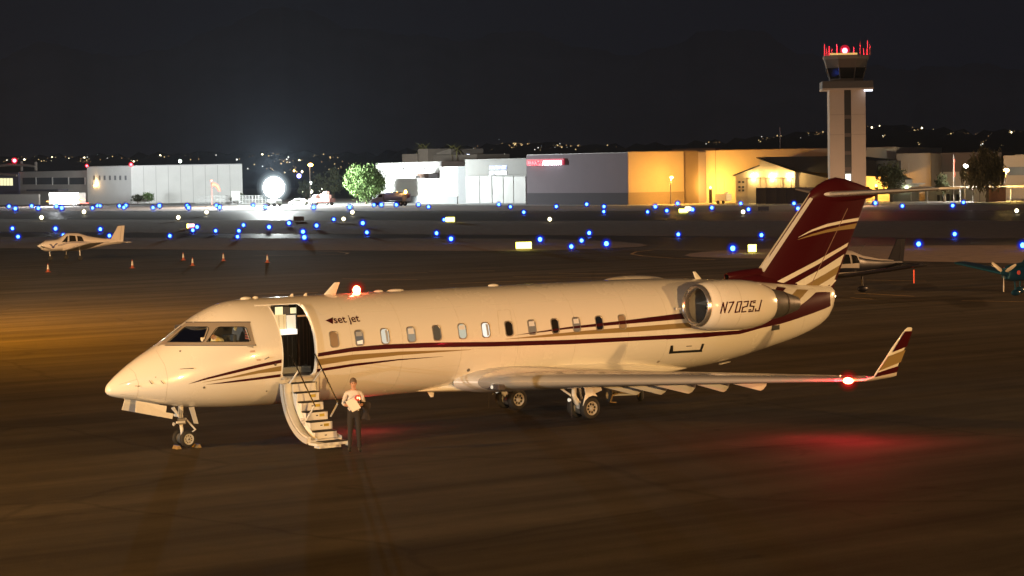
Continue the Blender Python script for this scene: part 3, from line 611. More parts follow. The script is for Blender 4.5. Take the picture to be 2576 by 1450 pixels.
# --- engines
for sgn in (-1, 1):
    o = Vector((16.66, sgn*2.05, 2.845)); ax = Vector((1, 0, -.030)).normalized()
    nc = MB().lathe(o, ax, [(.12, .565), (.2, .612), (.4, .66), (.7, .690), (1.1, .706), (1.6, .700), (2.0, .665), (2.3, .60), (2.56, .515), (2.60, .49), (2.60, .40)], 48, (False, True)).build('engine_nacelle', WHITE, jet, 40)
    MB().lathe(o, ax, [(.20, .470), (.10, .480), (.03, .502), (0, .530), (.015, .552), (.06, .572), (.121, .586), (.121, .56)], 48, (False, False)).build('intake_ring', CHROME, nc, True)
    MB().lathe(o, ax, [(.19, .472), (.5, .50), (.9, .505), (.92, .1)], 40, (False, False)).build('intake_duct', mat('duct_grey', (.38, .36, .32), .5, .2), nc, True)
    fan = MB().lathe(o+ax*.88, ax, [(0, .505), (.01, .13), (-.02, .13), (-.14, .10), (-.24, .02)], 30, (False, True)).build('fan', mat('fan_dark', (.02, .02, .022), .35, .6), nc, True)
    for k in range(22):
        q = 2*math.pi*k/22; u = Vector((0, math.cos(q), math.sin(q))); w = ax.cross(u)
        MB().add([tuple(o+ax*.86+u*.12-w*.03), tuple(o+ax*.80+u*.12+w*.03), tuple(o+ax*.78+u*.49+w*.05), tuple(o+ax*.87+u*.49-w*.05)], [(0, 1, 2, 3)]).build('fan_blade', mat('fan_blade', (.12, .12, .12), .3, .8), nc, fix=False)
    ex = MB().lathe(o, ax, [(2.54, .470), (2.62, .462), (3.2, .36), (3.75, .205), (3.76, .18), (3.5, .16)], 40, (False, True)).build('exhaust_cone', STEEL, nc, 40)
    MB().lathe(o, ax, [(3.16, .372), (3.16, .3735), (3.20, .3665), (3.2, .36)], 40, (False, False)).build('exhaust_band', mat('burnt_steel', (.16, .12, .10), .4, .9), ex, True)
    if sgn < 0:
        for t in (.42, 1.1): MB().lathe(o, ax, [(t-.003, np.interp(t, [.4, .7, 1.1], [.66, .690, .706])+.0008), (t+.003, np.interp(t, [.4, .7, 1.1], [.66, .690, .706])+.0012)], 48, (False, False)).build('panel_seam', SEAM, nc, fix=False)
    # pylon
    MB().loft([[(x, sgn*y, 2.86+h-.02*(x-17.5)) for x, h in ((17.1, 0), (17.7, .10), (19.4, .11), (20.4, .0), (19.4, -.11), (17.7, -.10))] for y in (1.0, 1.6)]).build('pylon', WHITE, jet, 30)
    pb = MB().tube([(16.9, sgn*1.42, 2.73), (16.55, sgn*1.40, 2.74)], .035, 10).build('starter_duct', WHITE, jet, True)
# registration lettering on the port nacelle
STR = {'N': [[(0, 0), (0, 1)], [(0, 1), (.62, 0)], [(.62, 0), (.62, 1)]], '7': [[(0, 1), (.66, 1)], [(.66, 1), (.28, 0)]], '0': [[(0, .06), (0, 1)], [(0, 1), (.62, 1)], [(.62, 1), (.62, 0)], [(.62, 0), (0, 0)]],
       '2': [[(0, 1), (.62, 1)], [(.62, 1), (.62, .52)], [(.62, .52), (0, .45)], [(0, .45), (0, 0)], [(0, 0), (.62, 0)]], 'S': [[(.62, 1), (0, 1)], [(0, 1), (0, .54)], [(0, .54), (.62, .46)], [(.62, .46), (.62, 0)], [(.62, 0), (0, 0)], [(.62, .84), (.4, .84)], [(0, .16), (.22, .16)]], 'J': [[(.55, 1), (.55, 0)], [(.55, 0), (0, 0)], [(0, 0), (0, .2)]]}
def nac_pt(px, py):
    d = ray(px, py); lo = (-3.2-CAM[1])/d[1]; hi = (-1.6-CAM[1])/d[1]; 
    P = CAM+d*np.linspace(lo, hi, 500)[:, None]; a = P[:, 0]-16.66; r = np.interp(a, [.12, .2, .4, .7, 1.1, 1.6, 2.0, 2.3, 2.6], [.565, .612, .66, .690, .706, .700, .665, .60, .49])
    return P[np.argmax(np.hypot(P[:, 1]+2.05, P[:, 2]-(2.845-.03*a)) <= r+.006)]
nacp = [o for o in jet.children if o.name.startswith('engine_nacelle')][0]; mb = MB()
for ch_, (x0, yb) in zip('N702SJ', [(815, 697), (906, 692), (1030, 686), (1128, 682), (1232, 676), (1330, 668)]):
    for (a, b) in STR[ch_]:
        def map_(u, v): return (x0+u*98+v*38, yb-v*152-u*12)
        a2, b2 = np.array(map_(*a)), np.array(map_(*b)); dv = (b2-a2)/np.linalg.norm(b2-a2); nn = np.array((-dv[1], dv[0]))*9.5; ex_ = dv*9
        g2 = grid_on(nac_pt, [c6(*(a2-ex_+nn)), c6(*(b2+ex_+nn))], [c6(*(a2-ex_-nn)), c6(*(b2+ex_-nn))], 4, 1); mb.add(g2.v, g2.f)
mb.build('registration_lettering', MAROON, nacp, fix=False)
# --- tail
def fin_w(x, z):
    le = np.interp(z, [3.0, 3.57, 5.81], [20.3, 20.83, 22.93]); te = np.interp(z, [3.05, 4.44, 5.62], [23.89, 24.61, 25.24]); s_ = (x-le)/(te-le)
    s_ = min(1, max(0, s_)); t = .105; return 5*t*(.2969*math.sqrt(s_)-.126*s_-.3516*s_**2+.2843*s_**3-.1015*s_**4)*(te-le)+.004
rings = []
for z in (2.9, 3.2, 3.57, 4.0, 4.44, 4.9, 5.35, 5.75, 5.95):
    le = np.interp(z, [2.9, 3.57, 5.81, 6.0], [20.2, 20.83, 22.93, 23.1]); te = np.interp(z, [2.9, 3.05, 4.44, 5.62, 6], [23.8, 23.89, 24.61, 25.24, 25.4]); r = []
    for (u, v) in foil(.105, camber=0): r.append((le+u*(te-le), v*(te-le), z))
    rings.append(r)
fin = MB().loft(rings).build('tail_fin', MAROON, jet, 50)
def finp(off):
    def f(px, py):
        p = on(px, py, 1, 0.)
        for _ in range(8): p = on(px, py, 1, -fin_w(p[0], p[2])-off)
        return p
    return f
def fst(name, top, bot, m, off=.006, nu=16): return grid_on(finp(off), [c4(*p) for p in top], [c4(*p) for p in bot], nu, 4).build(name, m, fin, fix=False)
fst('stripe', [(1018, 497), (1100, 450), (1200, 412), (1300, 390), (1408, 371)], [(1019, 498), (1100, 462), (1200, 430), (1300, 409), (1400, 392)], WHITE)
fst('stripe', [(1012, 513), (1100, 478), (1200, 448), (1300, 425), (1393, 407)], [(1013, 514), (1100, 490), (1200, 466), (1300, 449), (1380, 441)], GOLD)
fst('stripe', [(832, 805), (1130, 650), (1340, 530)], [(882, 812), (1140, 673), (1330, 556)], WHITE)
fst('stripe', [(940, 824), (1180, 690), (1312, 605)], [(1014, 832), (1200, 726), (1286, 674)], WHITE)
fst('stripe', [(1016, 832), (1200, 727), (1285, 675)], [(1092, 836), (1200, 774), (1264, 733)], GOLD)
fst('stripe', [(1094, 836), (1200, 775), (1262, 734)], [(1155, 836), (1200, 812), (1242, 786)], WHITE)
fst('rudder_gap', [(1332, 312), (1098, 800)], [(1336, 313), (1102, 801)], mat('gap_light', (.25, .15, .12), .6), .008, 10)
fst('leading_edge', [(752, 712), (1092, 212)], [(800, 718), (1122, 236)], mat('grey_boot', (.50, .48, .46), .4), .012, 16)
bul = MB(); rings = []
for x, zt, zb, w in ((22.75, 5.62, 5.58, .02), (22.95, 5.87, 5.50, .11), (23.25, 6.06, 5.49, .16), (23.6, 6.20, 5.47, .19), (23.95, 6.265, 5.47, .20), (24.4, 6.20, 5.50, .19), (24.9, 6.06, 5.56, .15), (25.4, 5.90, 5.62, .09), (25.75, 5.80, 5.72, .02)):
    rings.append([(x, w*math.cos(q*math.pi/10), (zt+zb)/2+(zt-zb)/2*math.sin(q*math.pi/10)) for q in range(20)])
bul.loft(rings).build('bullet_fairing', MAROON, jet, 60)
for sgn in (-1, 1):
    def ss(y, xl, ch): return [(xl+u*ch, sgn*y, 5.76+.045*y/1+v*ch) for u, v in foil(.095, camber=0)]
    hs = MB().loft([ss(.05, 23.25, 2.0), (ss(.6, 23.62, 1.75)), ss(3.05, 25.15, 1.02), ss(3.17, 25.45, .70)]).build('horizontal_stabilizer', mat('stab_paint', (.60, .56, .52), .3, coat=.4), jet, 50)
    sel = list(range(13, 24)); MB().loft([[ss(y, x, c)[i] for i in sel] for y, x, c in ((.3, 23.42-.006, 1.87), (.6, 23.62-.006, 1.76), (3.05, 25.15-.006, 1.03))], False, False, False).build('leading_edge', EDGE, hs, True, fix=False)
MB().lathe((19.62, 0, 3.45), (1, 0, .09), [(0, .085), (-.01, .11), (.02, .125), (.5, .135), (1.3, .11)], 20, (False, False)).build('ram_air_duct', MAROON, jet, True)
MB().lathe((19.66, 0, 3.453), (1, 0, .09), [(0, .088), (.35, .08)], 16, (False, True)).build('duct_mouth', BLACK, jet)
rings = [[(x, w*math.cos(q*math.pi/8), z0+(h)*math.sin(q*math.pi/8)) for q in range(9)] for x, w, z0, h in ((19.9, .10, 3.25, .2), (20.5, .17, 3.2, .32), (21.2, .22, 3.1, .40), (22.2, .2, 3.0, .35))]
MB().loft(rings, True, True).build('dorsal_fillet', MAROON, jet, 60)
MB().ball((23.86, 0, 2.71), .055, 10, (.8, 1, 1)).build('tail_light', glow('tail_white', (1, .85, .55), 14), jet, True)
MB().prism([(23.62, -.03, 3.03), (23.72, -.03, 3.02), (23.93, -.03, 3.18), (23.88, -.03, 3.21)], (0, .06, 0)).build('tail_vane', WHITE, jet)
MB().prism([(19.0, -.45, 1.02), (19.35, -.45, 1.06), (19.35, -.42, 1.03), (19.0, -.42, .98)], (0, .1, 0)).build('drain_mast', WHITE, jet)
# --- antennas and beacons
def blade(x, z, h, c, rake, nm='antenna', y=0.):
    k = 1 if h > 0 else -1; MB().loft([[(x+u*c, y+v*c, z) for u, v in foil(.14, 8, 0)], [(x+rake+u*c*.45, y+v*c*.45, z+h) for u, v in foil(.14, 8, 0)]]).build(nm, WHITE, jet, 50)
blade(6.1, 3.55, .30, .36, .33); blade(5.1, 3.55, .07, .12, .06); blade(5.5, 3.55, .07, .12, .06)
blade(5.25, .89, -.17, .2, .10); blade(9.2, .86, -.15, .22, .1); blade(18.45, 3.42, .24, .24, -.11)
for x, l in ((3.7, .32), (4.05, .16), (7.6, .3), (8.0, .55), (11.2, .35)):
    MB().ball((x+l/2, 0, 3.553), .055, 12, (l/.11, 1.5, 1)).build('antenna', WHITE, jet, True)
bc = MB().ball((7.09, 0, 3.63), .10, 14, (1, 1, 1.1)).build('beacon', glow('beacon_red', (1, .13, .05), 130), jet, True); [MB().ball((7.09, 0, 3.64), r_, 16).build('lens_halo', halo('beacon_halo_%d' % k_, (1, .03, .012), e_, c_), bc, True) for k_, (r_, e_, c_) in enumerate(((.145, .8, .6), (.20, .35, .8), (.26, .2, .9)))]  # shells round the beacon stand in for its red bloom
lamp('beacon_lamp', 'POINT', (7.0, 0, 3.78), 25, (1, .06, .03), .05).parent = jet
MB().ball((7.04, 0, .835), .075, 14, (1, 1, 1.1)).build('beacon', MT['beacon_red'], jet, True)
lamp('beacon_lamp', 'POINT', (7.04, -.0, .70), 26, (1, .02, .05), .05).parent = jet
# --- landing gear
def wheel(parent, c, r, w, sgn, holes, rimr, m=RIM, hr=.035):
    ax = (0, sgn, 0); c = Vector(c)
    ty = MB().lathe(c, ax, [(-w/2, rimr), (-w/2, r*.80), (-w*.42, r*.93), (-w*.25, r), (w*.25, r), (w*.42, r*.93), (w/2, r*.80), (w/2, rimr)], 36, (False, False)).build('wheel', RUBBER, parent, 35)
    rm = MB().lathe(c, ax, [(-w*.46, .03), (-w*.46, rimr), (w*.46, rimr), (w*.46, rimr*.90), (w*.34, rimr*.80), (w*.34, rimr*.36), (w*.5, rimr*.28), (w*.5, .02)], 32).build('rim', m, ty, 35)
    for k in range(holes):
        q = 2*math.pi*k/holes+.2; p = c+Vector((math.cos(q), 0, math.sin(q)))*rimr*.60+Vector(ax)*(w*.342)
        MB().lathe(p, ax, [(0, hr), (.003, hr)], 12).build('rim_hole', BLACK, rm)
    MB().lathe(c+Vector(ax)*w*.5, ax, [(0, rimr*.18), (.012, rimr*.16)], 14).build('hub_cap', DARK if holes > 8 else m, rm, True)
    return ty
ng = MB(); ng.tube([(1.99, 0, 1.05), (1.99, 0, .58)], .062, 14); ng.tube([(1.99, 0, .58), (2.03, 0, .22)], .042, 14); ng.tube([(2.05, -.2, .222), (2.05, .2, .222)], .028, 10)
ngo = ng.build('nose_gear_leg', mat('gear_white', (.66, .65, .62), .4, var=.08, vscale=10), jet, True)
GW = MT['gear_white']
MB().tube([(1.72, -.06, 1.0), (1.96, -.06, .72)], .025, 8).build('drag_brace', GW, ngo, True); MB().tube([(1.84, .08, 1.0), (1.96, .06, .8)], .02, 8).build('drag_brace', GW, ngo, True)
MB().tube([(2.08, -.05, .72), (2.35, -.05, .42), (2.12, -.03, .28)], [.022, .026, .018], 8).build('torque_link', GW, ngo, True)
MB().box(1.86, 2.05, -.14, -.05, .58, .74).build('steering_actuator', STEEL, ngo, bevel=.015); MB().tube([(1.80, -.13, .64), (2.02, -.13, .64)], .028, 10).build('steering_cylinder', GW, ngo, True)
MB().tube([(1.88, -.10, .80), (1.88, .10, .80)], .04, 10).build('pivot', GW, ngo, True)
for k in range(5): MB().tube([(1.93+.03*k, -.09, .95-.02*k), (1.90+.05*k, -.12, .78), (1.92+.04*k, -.10, .60)], .006, 6).build('hose', BLACK, ngo, True)
MB().lathe((1.80, -.07, .60), (-1, -.2, 0), [(0, .02), (.05, .045), (.06, .045)], 12).build('taxi_light', GREYP, ngo, True)
wheel(jet, (2.06, -.20, .222), .205, .13, -1, 9, .135, hr=.014); wheel(jet, (2.06, .20, .222), .205, .13, 1, 9, .135, hr=.014)
gd = MB(); gd.prism([(.66, -.30, 1.27), (1.46, -.30, 1.08), (1.43, -.31, .93), (1.63, -.31, .885), (1.58, -.34, .76), (.60, -.36, 1.0)], (0, .025, 0)); gd.build('nose_gear_door', WHITE, jet)
gd = MB(); gd.prism([(.66, .30, 1.27), (1.46, .30, 1.08), (1.43, .31, .93), (1.63, .31, .885), (1.58, .34, .76), (.60, .36, 1.0)], (0, .025, 0)); gd.build('nose_gear_door', WHITE, jet)
gd = MB(); gd.prism([(2.08, -.26, 1.0), (2.22, -.26, 1.0), (2.32, -.28, .58), (2.20, -.28, .60)], (0, .02, 0)); gd.build('nose_gear_door', GREYP, jet)
mb = MB(); mb.box(.28, .52, -.14, .14, 1.02, 1.34, Matrix.Identity(4)); mb.build('radar_underfairing', WHITE, jet, bevel=.03) if 0 else None
for sgn in (-1, 1):
    X = 13.05
    lg = MB(); lg.tube([(12.72, sgn*1.75, 1.15), (12.74, sgn*1.68, .62)], .075, 14); lg.tube([(12.74, sgn*1.68, .62), (12.86, sgn*1.66, .45), (X, sgn*1.66, .30)], [.07, .08, .075], 12); lg.tube([(X, sgn*1.98, .29), (X, sgn*1.34, .29)], .05, 12)
    lo = lg.build('main_gear_leg', GW, jet, True)
    MB().tube([(12.1, sgn*1.5, 1.05), (12.70, sgn*1.66, .62)], .03, 8).build('side_brace', GW, lo, True)
    MB().tube([(12.95, sgn*1.62, .95), (X, sgn*1.64, .42)], [.045, .03], 10).build('shock_strut', CHROME, lo, True)
    MB().lathe((12.66, sgn*1.66, .52), (-1, 0, 0), [(0, .03), (.06, .05), (.07, .05)], 12).build('gear_light', mat('lens', (.5, .5, .45), .1), lo, True)
    for k in range(4): MB().tube([(12.66, sgn*(1.60+.04*k), 1.0), (12.64, sgn*(1.58+.04*k), .7), (12.72, sgn*(1.60+.03*k), .45)], .008, 6).build('hose', BLACK, lo, True)
    wheel(jet, (X+.03, sgn*1.93, .292), .292, .215, sgn, 8, .185); wheel(jet, (X+.03, sgn*1.37, .292), .292, .215, -1 if sgn > 0 else 1, 8, .185)
    y = sgn*2.02
    gd = MB(); gd.prism([(12.80, y, 1.10), (13.32, y, 1.02), (13.42, y+sgn*.02, .75), (12.88, y+sgn*.04, .60)], (0, -sgn*.02, 0)); gd.build('main_gear_door', WHITE, jet)
    rings = []
    for j in range(9):
        q = R(205-115*j/8); rr = .325; rings.append([(X+.03+rr*math.cos(q), sgn*1.80, .292+rr*math.sin(q)), (X+.03+(rr+.012)*math.cos(q), sgn*1.80, .292+(rr+.012)*math.sin(q)), (X+.03+(rr-.02)*math.cos(q), sgn*2.075, .292+(rr-.02)*math.sin(q)), (X+.03+(rr-.035)*math.cos(q), sgn*2.06, .292+(rr-.035)*math.sin(q))])
    gd = MB(); gd.prism([(12.84, y+sgn*.035, .66)]+[(X+.03+.345*math.cos(R(q)), y+sgn*.06, .292+.345*math.sin(R(q))) for q in (165, 140, 115, 90, 65)]+[(13.1, y+sgn*.03, .80)], (0, -sgn*.015, 0)); gd.build('wheel_fairing_door', WHITE, jet)
    MB().tube([(12.5, sgn*1.9, .85), (12.5, sgn*1.9, .06)], .006, 5).build('static_wick', DARK, lo)
# chocks at the nose wheel
CH = mat('chock_yellow', (.26, .18, .08), .7, var=.2)
for i, (x, y, lab) in enumerate(((1.80, -.12, 'yellow wooden chock lying in front of the nose wheel'), (2.30, -.20, 'yellow wooden chock lying behind the nose wheel'))):
    t = thing('wheel_chock', lab, 'chock', (x, y, 0), group='nose wheel chocks'); t.scale = (.72, .72, .72)
    MB().prism([(-.09, -.18, .0), (.09, -.18, 0), (.03, -.18, .11), (-.03, -.18, .11)], (0, .36, 0)).build('block', CH, t); MB().box(-.035, .035, -.185, .185, .112, .118).build('grip_strip', mat('chock_blue', (.08, .1, .35), .6), t)
# --- small tow bar cart behind the port main gear
ct = thing('ground_cart', 'small two wheeled axle cart parked behind the jet main wheels', 'cart', (16.5, .87, 0), R(-20.7))
MB().tube([(-.42, 0, .21), (.42, 0, .21)], .03, 8).build('axle', GREYP, ct); MB().box(-.32, .30, -.05, .55, .25, .31).build('bed', mat('cart_yellow', (.20, .16, .08), .6), ct, bevel=.01); MB().tube([(-.1, -.05, .28), (-.5, -.45, .26), (-.62, -.6, .08), (-.45, -.62, .06)], .02, 8).build('drawbar', mat('cart_hose', (.30, .20, .08), .6), ct, True); MB().tube([(.32, 0, .2), (.32, 0, .62)], .02, 6).build('stake', GREYP, ct)
for s_ in (-1, 1):
    c = Vector((s_*.46, 0, .21)); ty = MB().lathe(c, (s_, 0, 0), [(-.055, .09), (-.055, .17), (-.025, .21), (.025, .21), (.055, .17), (.055, .09)], 24).build('wheel', RUBBER, ct, True); MB().lathe(c+Vector((-.058, 0, 0)), (-1, 0, 0), [(0, .10), (.01, .09), (.01, .03), (.03, .02)], 18).build('rim', mat('cart_rim', (.45, .28, .10), .5), ty, True)


# ================================================================== FAR SIDE OF THE FIELD
class Fac:
    """vertical wall plane between two ground points; places rectangles seen at photograph points"""
    def __init__(s, A, B, z=0):
        s.A = np.array((A[0], A[1], 0.)); B = np.array((B[0], B[1], 0.)); d = B-s.A; s.L = np.linalg.norm(d); s.d = d/s.L
        n = np.array((-s.d[1], s.d[0], 0)); s.n = n if np.dot(n, CAM-s.A) > 0 else -n
    def uz(s, px, py, back=0.):
        r = ray(px, py); p0 = s.A-s.n*back; t = np.dot(p0-CAM, s.n)/np.dot(r, s.n); p = CAM+r*t; return np.dot(p-s.A, s.d), p[2]
    def P(s, u, z, o=0.): return s.A+s.d*u+s.n*o+np.array((0, 0, z))
    def bx(s, u0, u1, z0, z1, o0, o1): return MB().loft([[s.P(u0, z0, o)-s.A, s.P(u1, z0, o)-s.A, s.P(u1, z1, o)-s.A, s.P(u0, z1, o)-s.A] for o in (o0, o1)])
    def rect(s, name, x0, y0, x1, y1, o0, o1, m, parent, z0=None, bev=0):
        xm, ym = (x0+x1)/2, (y0+y1)/2; u0, u1 = s.uz(x0, ym, -o1)[0], s.uz(x1, ym, -o1)[0]; za, zb = s.uz(xm, y1, -o1)[1], s.uz(xm, y0, -o1)[1]
        if z0 is not None: za = z0
        return s.bx(min(u0, u1), max(u0, u1), za, zb, o0, o1).build(name, m, parent, bevel=bev)
    def thing(s, name, label, cat, group=None): return thing(name, label, cat, s.A, group=group)
SW = mat('hangar_white_stucco', (.62, .62, .60), .85, var=.06, vscale=.25, bump=.1, bscale=3)
SWB = mat('hangar_grey_base', (.22, .23, .24), .85, var=.08, vscale=.3)
STC = mat('stucco_tan', (.52, .44, .34), .9, var=.06, vscale=.3, bump=.1, bscale=3)
STD = mat('stucco_brown', (.22, .17, .13), .9, var=.08, vscale=.3)
LIL = mat('stucco_grey_lilac', (.25, .215, .25), .9, var=.05, vscale=.3)
ROOF = mat('dark_roof', (.045, .042, .045), .85, var=.15, vscale=.4)
WINB = mat('ribbon_glass', (.16, .17, .18), .3)
JNT = mat('panel_joint', (.18, .18, .18), .8)
# --- left hangar, a corner towards us
P1, P2, P3 = G(221, 513), G(332, 513), G(611, 508.5); P4 = P1+P3-P2; HA = 9.15
ha = thing('hangar', 'long plain white hangar with its corner facing the runway, left half', 'hangar', P2)
MB().prism([p-P2 for p in (P1, P2, P3, P4)], (0, 0, HA)).build('wall', SW, ha)
f1, f2 = Fac(P1, P2), Fac(P2, P3)
for f, L0 in ((f1, f1.L), (f2, f2.L)): 
    o = f.bx(0, L0, HA, HA+.22, -.25, .12); o.v = [tuple(np.array(v)+f.A-P2) for v in o.v]; o.build('parapet_cap', mat('cap_metal', (.45, .45, .45), .5), ha)
for x in (910, 962, 1011, 1062, 1113, 1162, 1214):
    o = f1.rect('window', *k1(x-9, 412), *k1(x+9, 455), -.05, .03, WINB, None); o.location = Vector((f1.A-P2).tolist()); o.parent = ha
for k in range(1, 9):
    o = f2.bx(f2.L*k/9-.03, f2.L*k/9+.03, 0, HA-.05, -.02, .015).build('panel_joint', JNT, None); o.location = Vector((f2.A-P2).tolist()); o.parent = ha
def glamp(name, label, cat, loc, r, m, power=0, col=(1, 1, 1), group=None):
    t = thing(name, label, cat, loc, group=group); MB().ball((0, 0, 0), r, 10).build('lens', m, t, True); MB().lathe((0, 0, -r-.12), (0, 0, 1), [(0, r*.5), (.14, r*.55)], 8).build('base', DARK, t)
    if name == 'obstruction_light': MB().ball((0, 0, 0), r*1.9, 12).build('lens_halo', halo('obstruction_halo', (1, .012, .03), .8, .6), t.children[0], True)  # outer shell added to imitate the red halo
    if power:
        l = lamp(name+'_lamp', 'POINT', (0, 0, 0), power, col, r*1.3); l.parent = t; l.location = (0, 0, r*1.0)
    return t
REDL = glow('obstruction_red', (1, .035, .05), 40)
glamp('obstruction_light', 'red light on the left end of the long white hangar roof', 'light', P1+np.array((0, 0, HA+.4)), .28, REDL, 60, (1, .05, .05), 'red roof lights')
glamp('obstruction_light', 'red light above the corner of the long white hangar roof', 'light', P2+np.array((0, 0, HA+.45)), .34, REDL, 60, (1, .05, .05), 'red roof lights')
wl_ = f1.P(f1.uz(*k1(935, 510))[0], f1.uz(*k1(935, 510))[1], .5); glamp('wall_light', 'orange lamp on the white hangar wall above the bus', 'lamp', wl_, .42, glow('lamp_orange', (1, .55, .12), 12), 700, (1, .6, .25))
# --- left terminal block
tA, tB = G(48, 512.5), G(220, 512.8); ft = Fac(tA, tB); tm = ft.thing('terminal_building', 'low beige terminal with a dark ribbon of windows beside the hangar', 'building')
TB = mat('terminal_beige', (.42, .39, .35), .9, var=.05, vscale=.3)
ft.rect('wall', 48, 431, 220, 512, -18, 0, TB, tm, 0)
for a, b in ((218, 342), (349, 500), (507, 657), (664, 815)): ft.rect('window', *k1(a, 432), *k1(b, 497), -.1, .04, mat('terminal_glass', (.08, .085, .09), .25), tm)
for x in (345, 503, 660, 818): ft.rect('mullion', *k1(x-3, 428), *k1(x+3, 500), 0, .2, mat('mullion', (.55, .54, .5), .5), tm)
ft.rect('canopy', *k1(255, 546), *k1(560, 562), 0, 3.0, mat('canopy_dark', (.10, .10, .12), .6), tm)
fv = Fac(G(-160, 513), G(48, 512.6)); vt = fv.thing('pavilion', 'dark violet pavilion with arched roof and lit windows at the left edge', 'building')
fv.rect('wall', -160, 437, 47, 512, -15, 0, mat('violet_wall', (.085, .075, .12), .9), vt, 0)
for k in range(6): fv.rect('lit_window', *k1(-60+31*k, 437), *k1(-33+31*k, 508), 0, .05, glow('warm_window', (1, .95, .55), 1.4 if k % 2 else 1.1), vt)
BE = mat('beam_beige', (.24, .20, .17), .8)
for pts, r in (([(-160, 430), (-60, 423), (34, 415), (70, 416), (96, 419.5)], .35), ([(-160, 425), (0, 437), (47, 442)], .3)):
    q = [fv.P(*fv.uz(*along(pts, i/12)), .6)-fv.A for i in range(13)]; MB().tube(q, r, 6).build('roof_beam', BE, vt, True)
for x, y0, y1 in ((52, 406, 430), (88, 408, 430)): fv.rect('post', x-1.6, y0, x+1.6, y1, -.3, .2, BE, vt)
q = fv.P(*fv.uz(36.5, 404.5), 0); glamp('obstruction_light', 'bright red light above the arched pavilion roof, far left', 'light', q, .45, glow('obstruction_red_bright', (1, .03, .06), 90), 500, (1, .05, .08), 'red roof lights')
fb = Fac(G(-160, 516.5), G(98, 516)); bw = fb.thing('boundary_wall', 'low pale boundary wall at the left edge behind the blue lights', 'wall')
fb.bx(0, fb.L, 0, 2.55, -.4, 0).build('wall', mat('pale_wall', (.50, .46, .42), .9, var=.05), bw); fb.bx(0, fb.L, 2.55, 2.7, -.45, .05).build('coping', TB, bw)
# --- middle hangars
fm = Fac(G(935, 511), G(1171, 513.5)); mh = fm.thing('workshop_building', 'white stepped workshop with grey base behind the round green tree', 'building')
fm.rect('rear_wall', 946, 409, 1111, 500, -26, -9, SW, mh, 0); fm.rect('front_block', 969, 450, 1105, 508, -8.5, 0, SW, mh, 0)
fm.rect('tall_panel', *k2(1762, 412), *k2(1918, 700), -8, .3, SW, mh, 0); fm.rect('grey_pier', *k2(1920, 408), *k2(1984, 720), -8, .5, mat('pier_grey', (.20, .21, .22), .8), mh, 0)
fm.rect('base_band', 937, 493.5, 1150, 509, .02, .45, SWB, mh, 0)
fm.rect('pipe_duct', *k2(1560, 474), *k2(1690, 512), -7.5, -6.3, mat('duct_brown', (.20, .13, .10), .7), mh); fm.rect('roof_unit', *k2(1660, 478), *k2(1740, 512), -6.5, -5.2, GREYP, mh); fm.rect('roof_unit', *k2(1500, 495), *k2(1545, 515), -6.5, -5.2, GREYP, mh)
for x in (1435, 1528, 1620): fm.rect('vent', *k2(x-5, 426), *k2(x+5, 440), -9, -8.9, DARK, mh)
for x in (1350, 1450, 1550, 1650): fm.rect('panel_joint', *k2(x, 375), *k2(x+2, 515), -9, -8.97, JNT, mh)
fs = Fac(G(1171, 514.2), G(1324.5, 515)); sh_ = fs.thing('sliding_door_hangar', 'brightly lit white hangar with sliding doors and lettered fascia', 'hangar')
SWH = mat('jet_hangar_stucco', (.40, .41, .40), .85, var=.06, vscale=.25)
fs.rect('wall', 1171, 400, 1324.3, 515, -30, 0, SWH, sh_, 0)
fs.rect('fascia', 1171, 404, 1324.3, 440, .02, .5, SWH, sh_)
DOOR = mat('hangar_door_metal', (.34, .35, .34), .55, var=.04, vscale=.6)
for a, b in ((1990, 2106), (2112, 2214), (2222, 2314), (2320, 2404), (2411, 2512)): fs.rect('sliding_door', *k2(a, 500), *k2(b, 734), .02, .14, DOOR, sh_, .1)
for a in (2109, 2218): fs.rect('door_gap', *k2(a-4, 500), *k2(a+4, 734), .02, .06, DARK, sh_, .1)
fs.rect('door_track', 1172, 511.5, 1324, 515, .02, .9, SWB, sh_, 0)
def lett(f, body, x0, x1, yb, hpx, m, parent, o=.6, name='lettering', bold=.0):
    (u0, z), (u1, _) = f.uz(*k2(x0, yb), -o), f.uz(*k2(x1, yb), -o); t = text(name, body, m, parent, None, 1, .05, bold); me = t.data; w = max(v.co.x for v in me.vertices); hh = f.uz(*k2(x0, yb-hpx), -o)[1]-z
    for v in me.vertices: p = f.P(u0+(u1-u0)*v.co.x/w, z+v.co.y/.72*hh, o+v.co.z)-f.A; v.co = p
lett(fs, 'SOUTHWEST', 2195, 2348, 437, 32, glow('sign_blue', (.35, .45, 1), 2.2), sh_, bold=.02); lett(fs, 'JET CENTER', 2195, 2348, 484, 32, glow('sign_white', (.85, .9, 1), 2.2), sh_, bold=.02)
fp = Fac(G(1325, 515.2), G(1580, 516)); ph = fp.thing('aviation_hangar', 'broad grey lilac hangar wall with red and white lit sign', 'hangar')
fp.rect('wall', 1325, 388, 1580, 516, -35, 0, LIL, ph, 0); fp.rect('base_band', 1325.5, 486, 1579.5, 516, .02, .25, mat('base_lilac_dark', (.075, .068, .085), .9), ph, 0)
fp.rect('parapet', 1325, 386.5, 1580, 388, -.5, .15, mat('cap_metal', (.45, .45, .45), .5), ph)
lett(fp, 'PINNACLE', 2533, 2690-34, 450-50+3, 40, glow('sign_red', (1, .045, .06), 5), ph, .5, bold=.02)
lett(fp, 'AVIATION', 2660, 2824, 400, 40, glow('sign_white2', (1, .86, .95), 5), ph, .5, bold=.03)
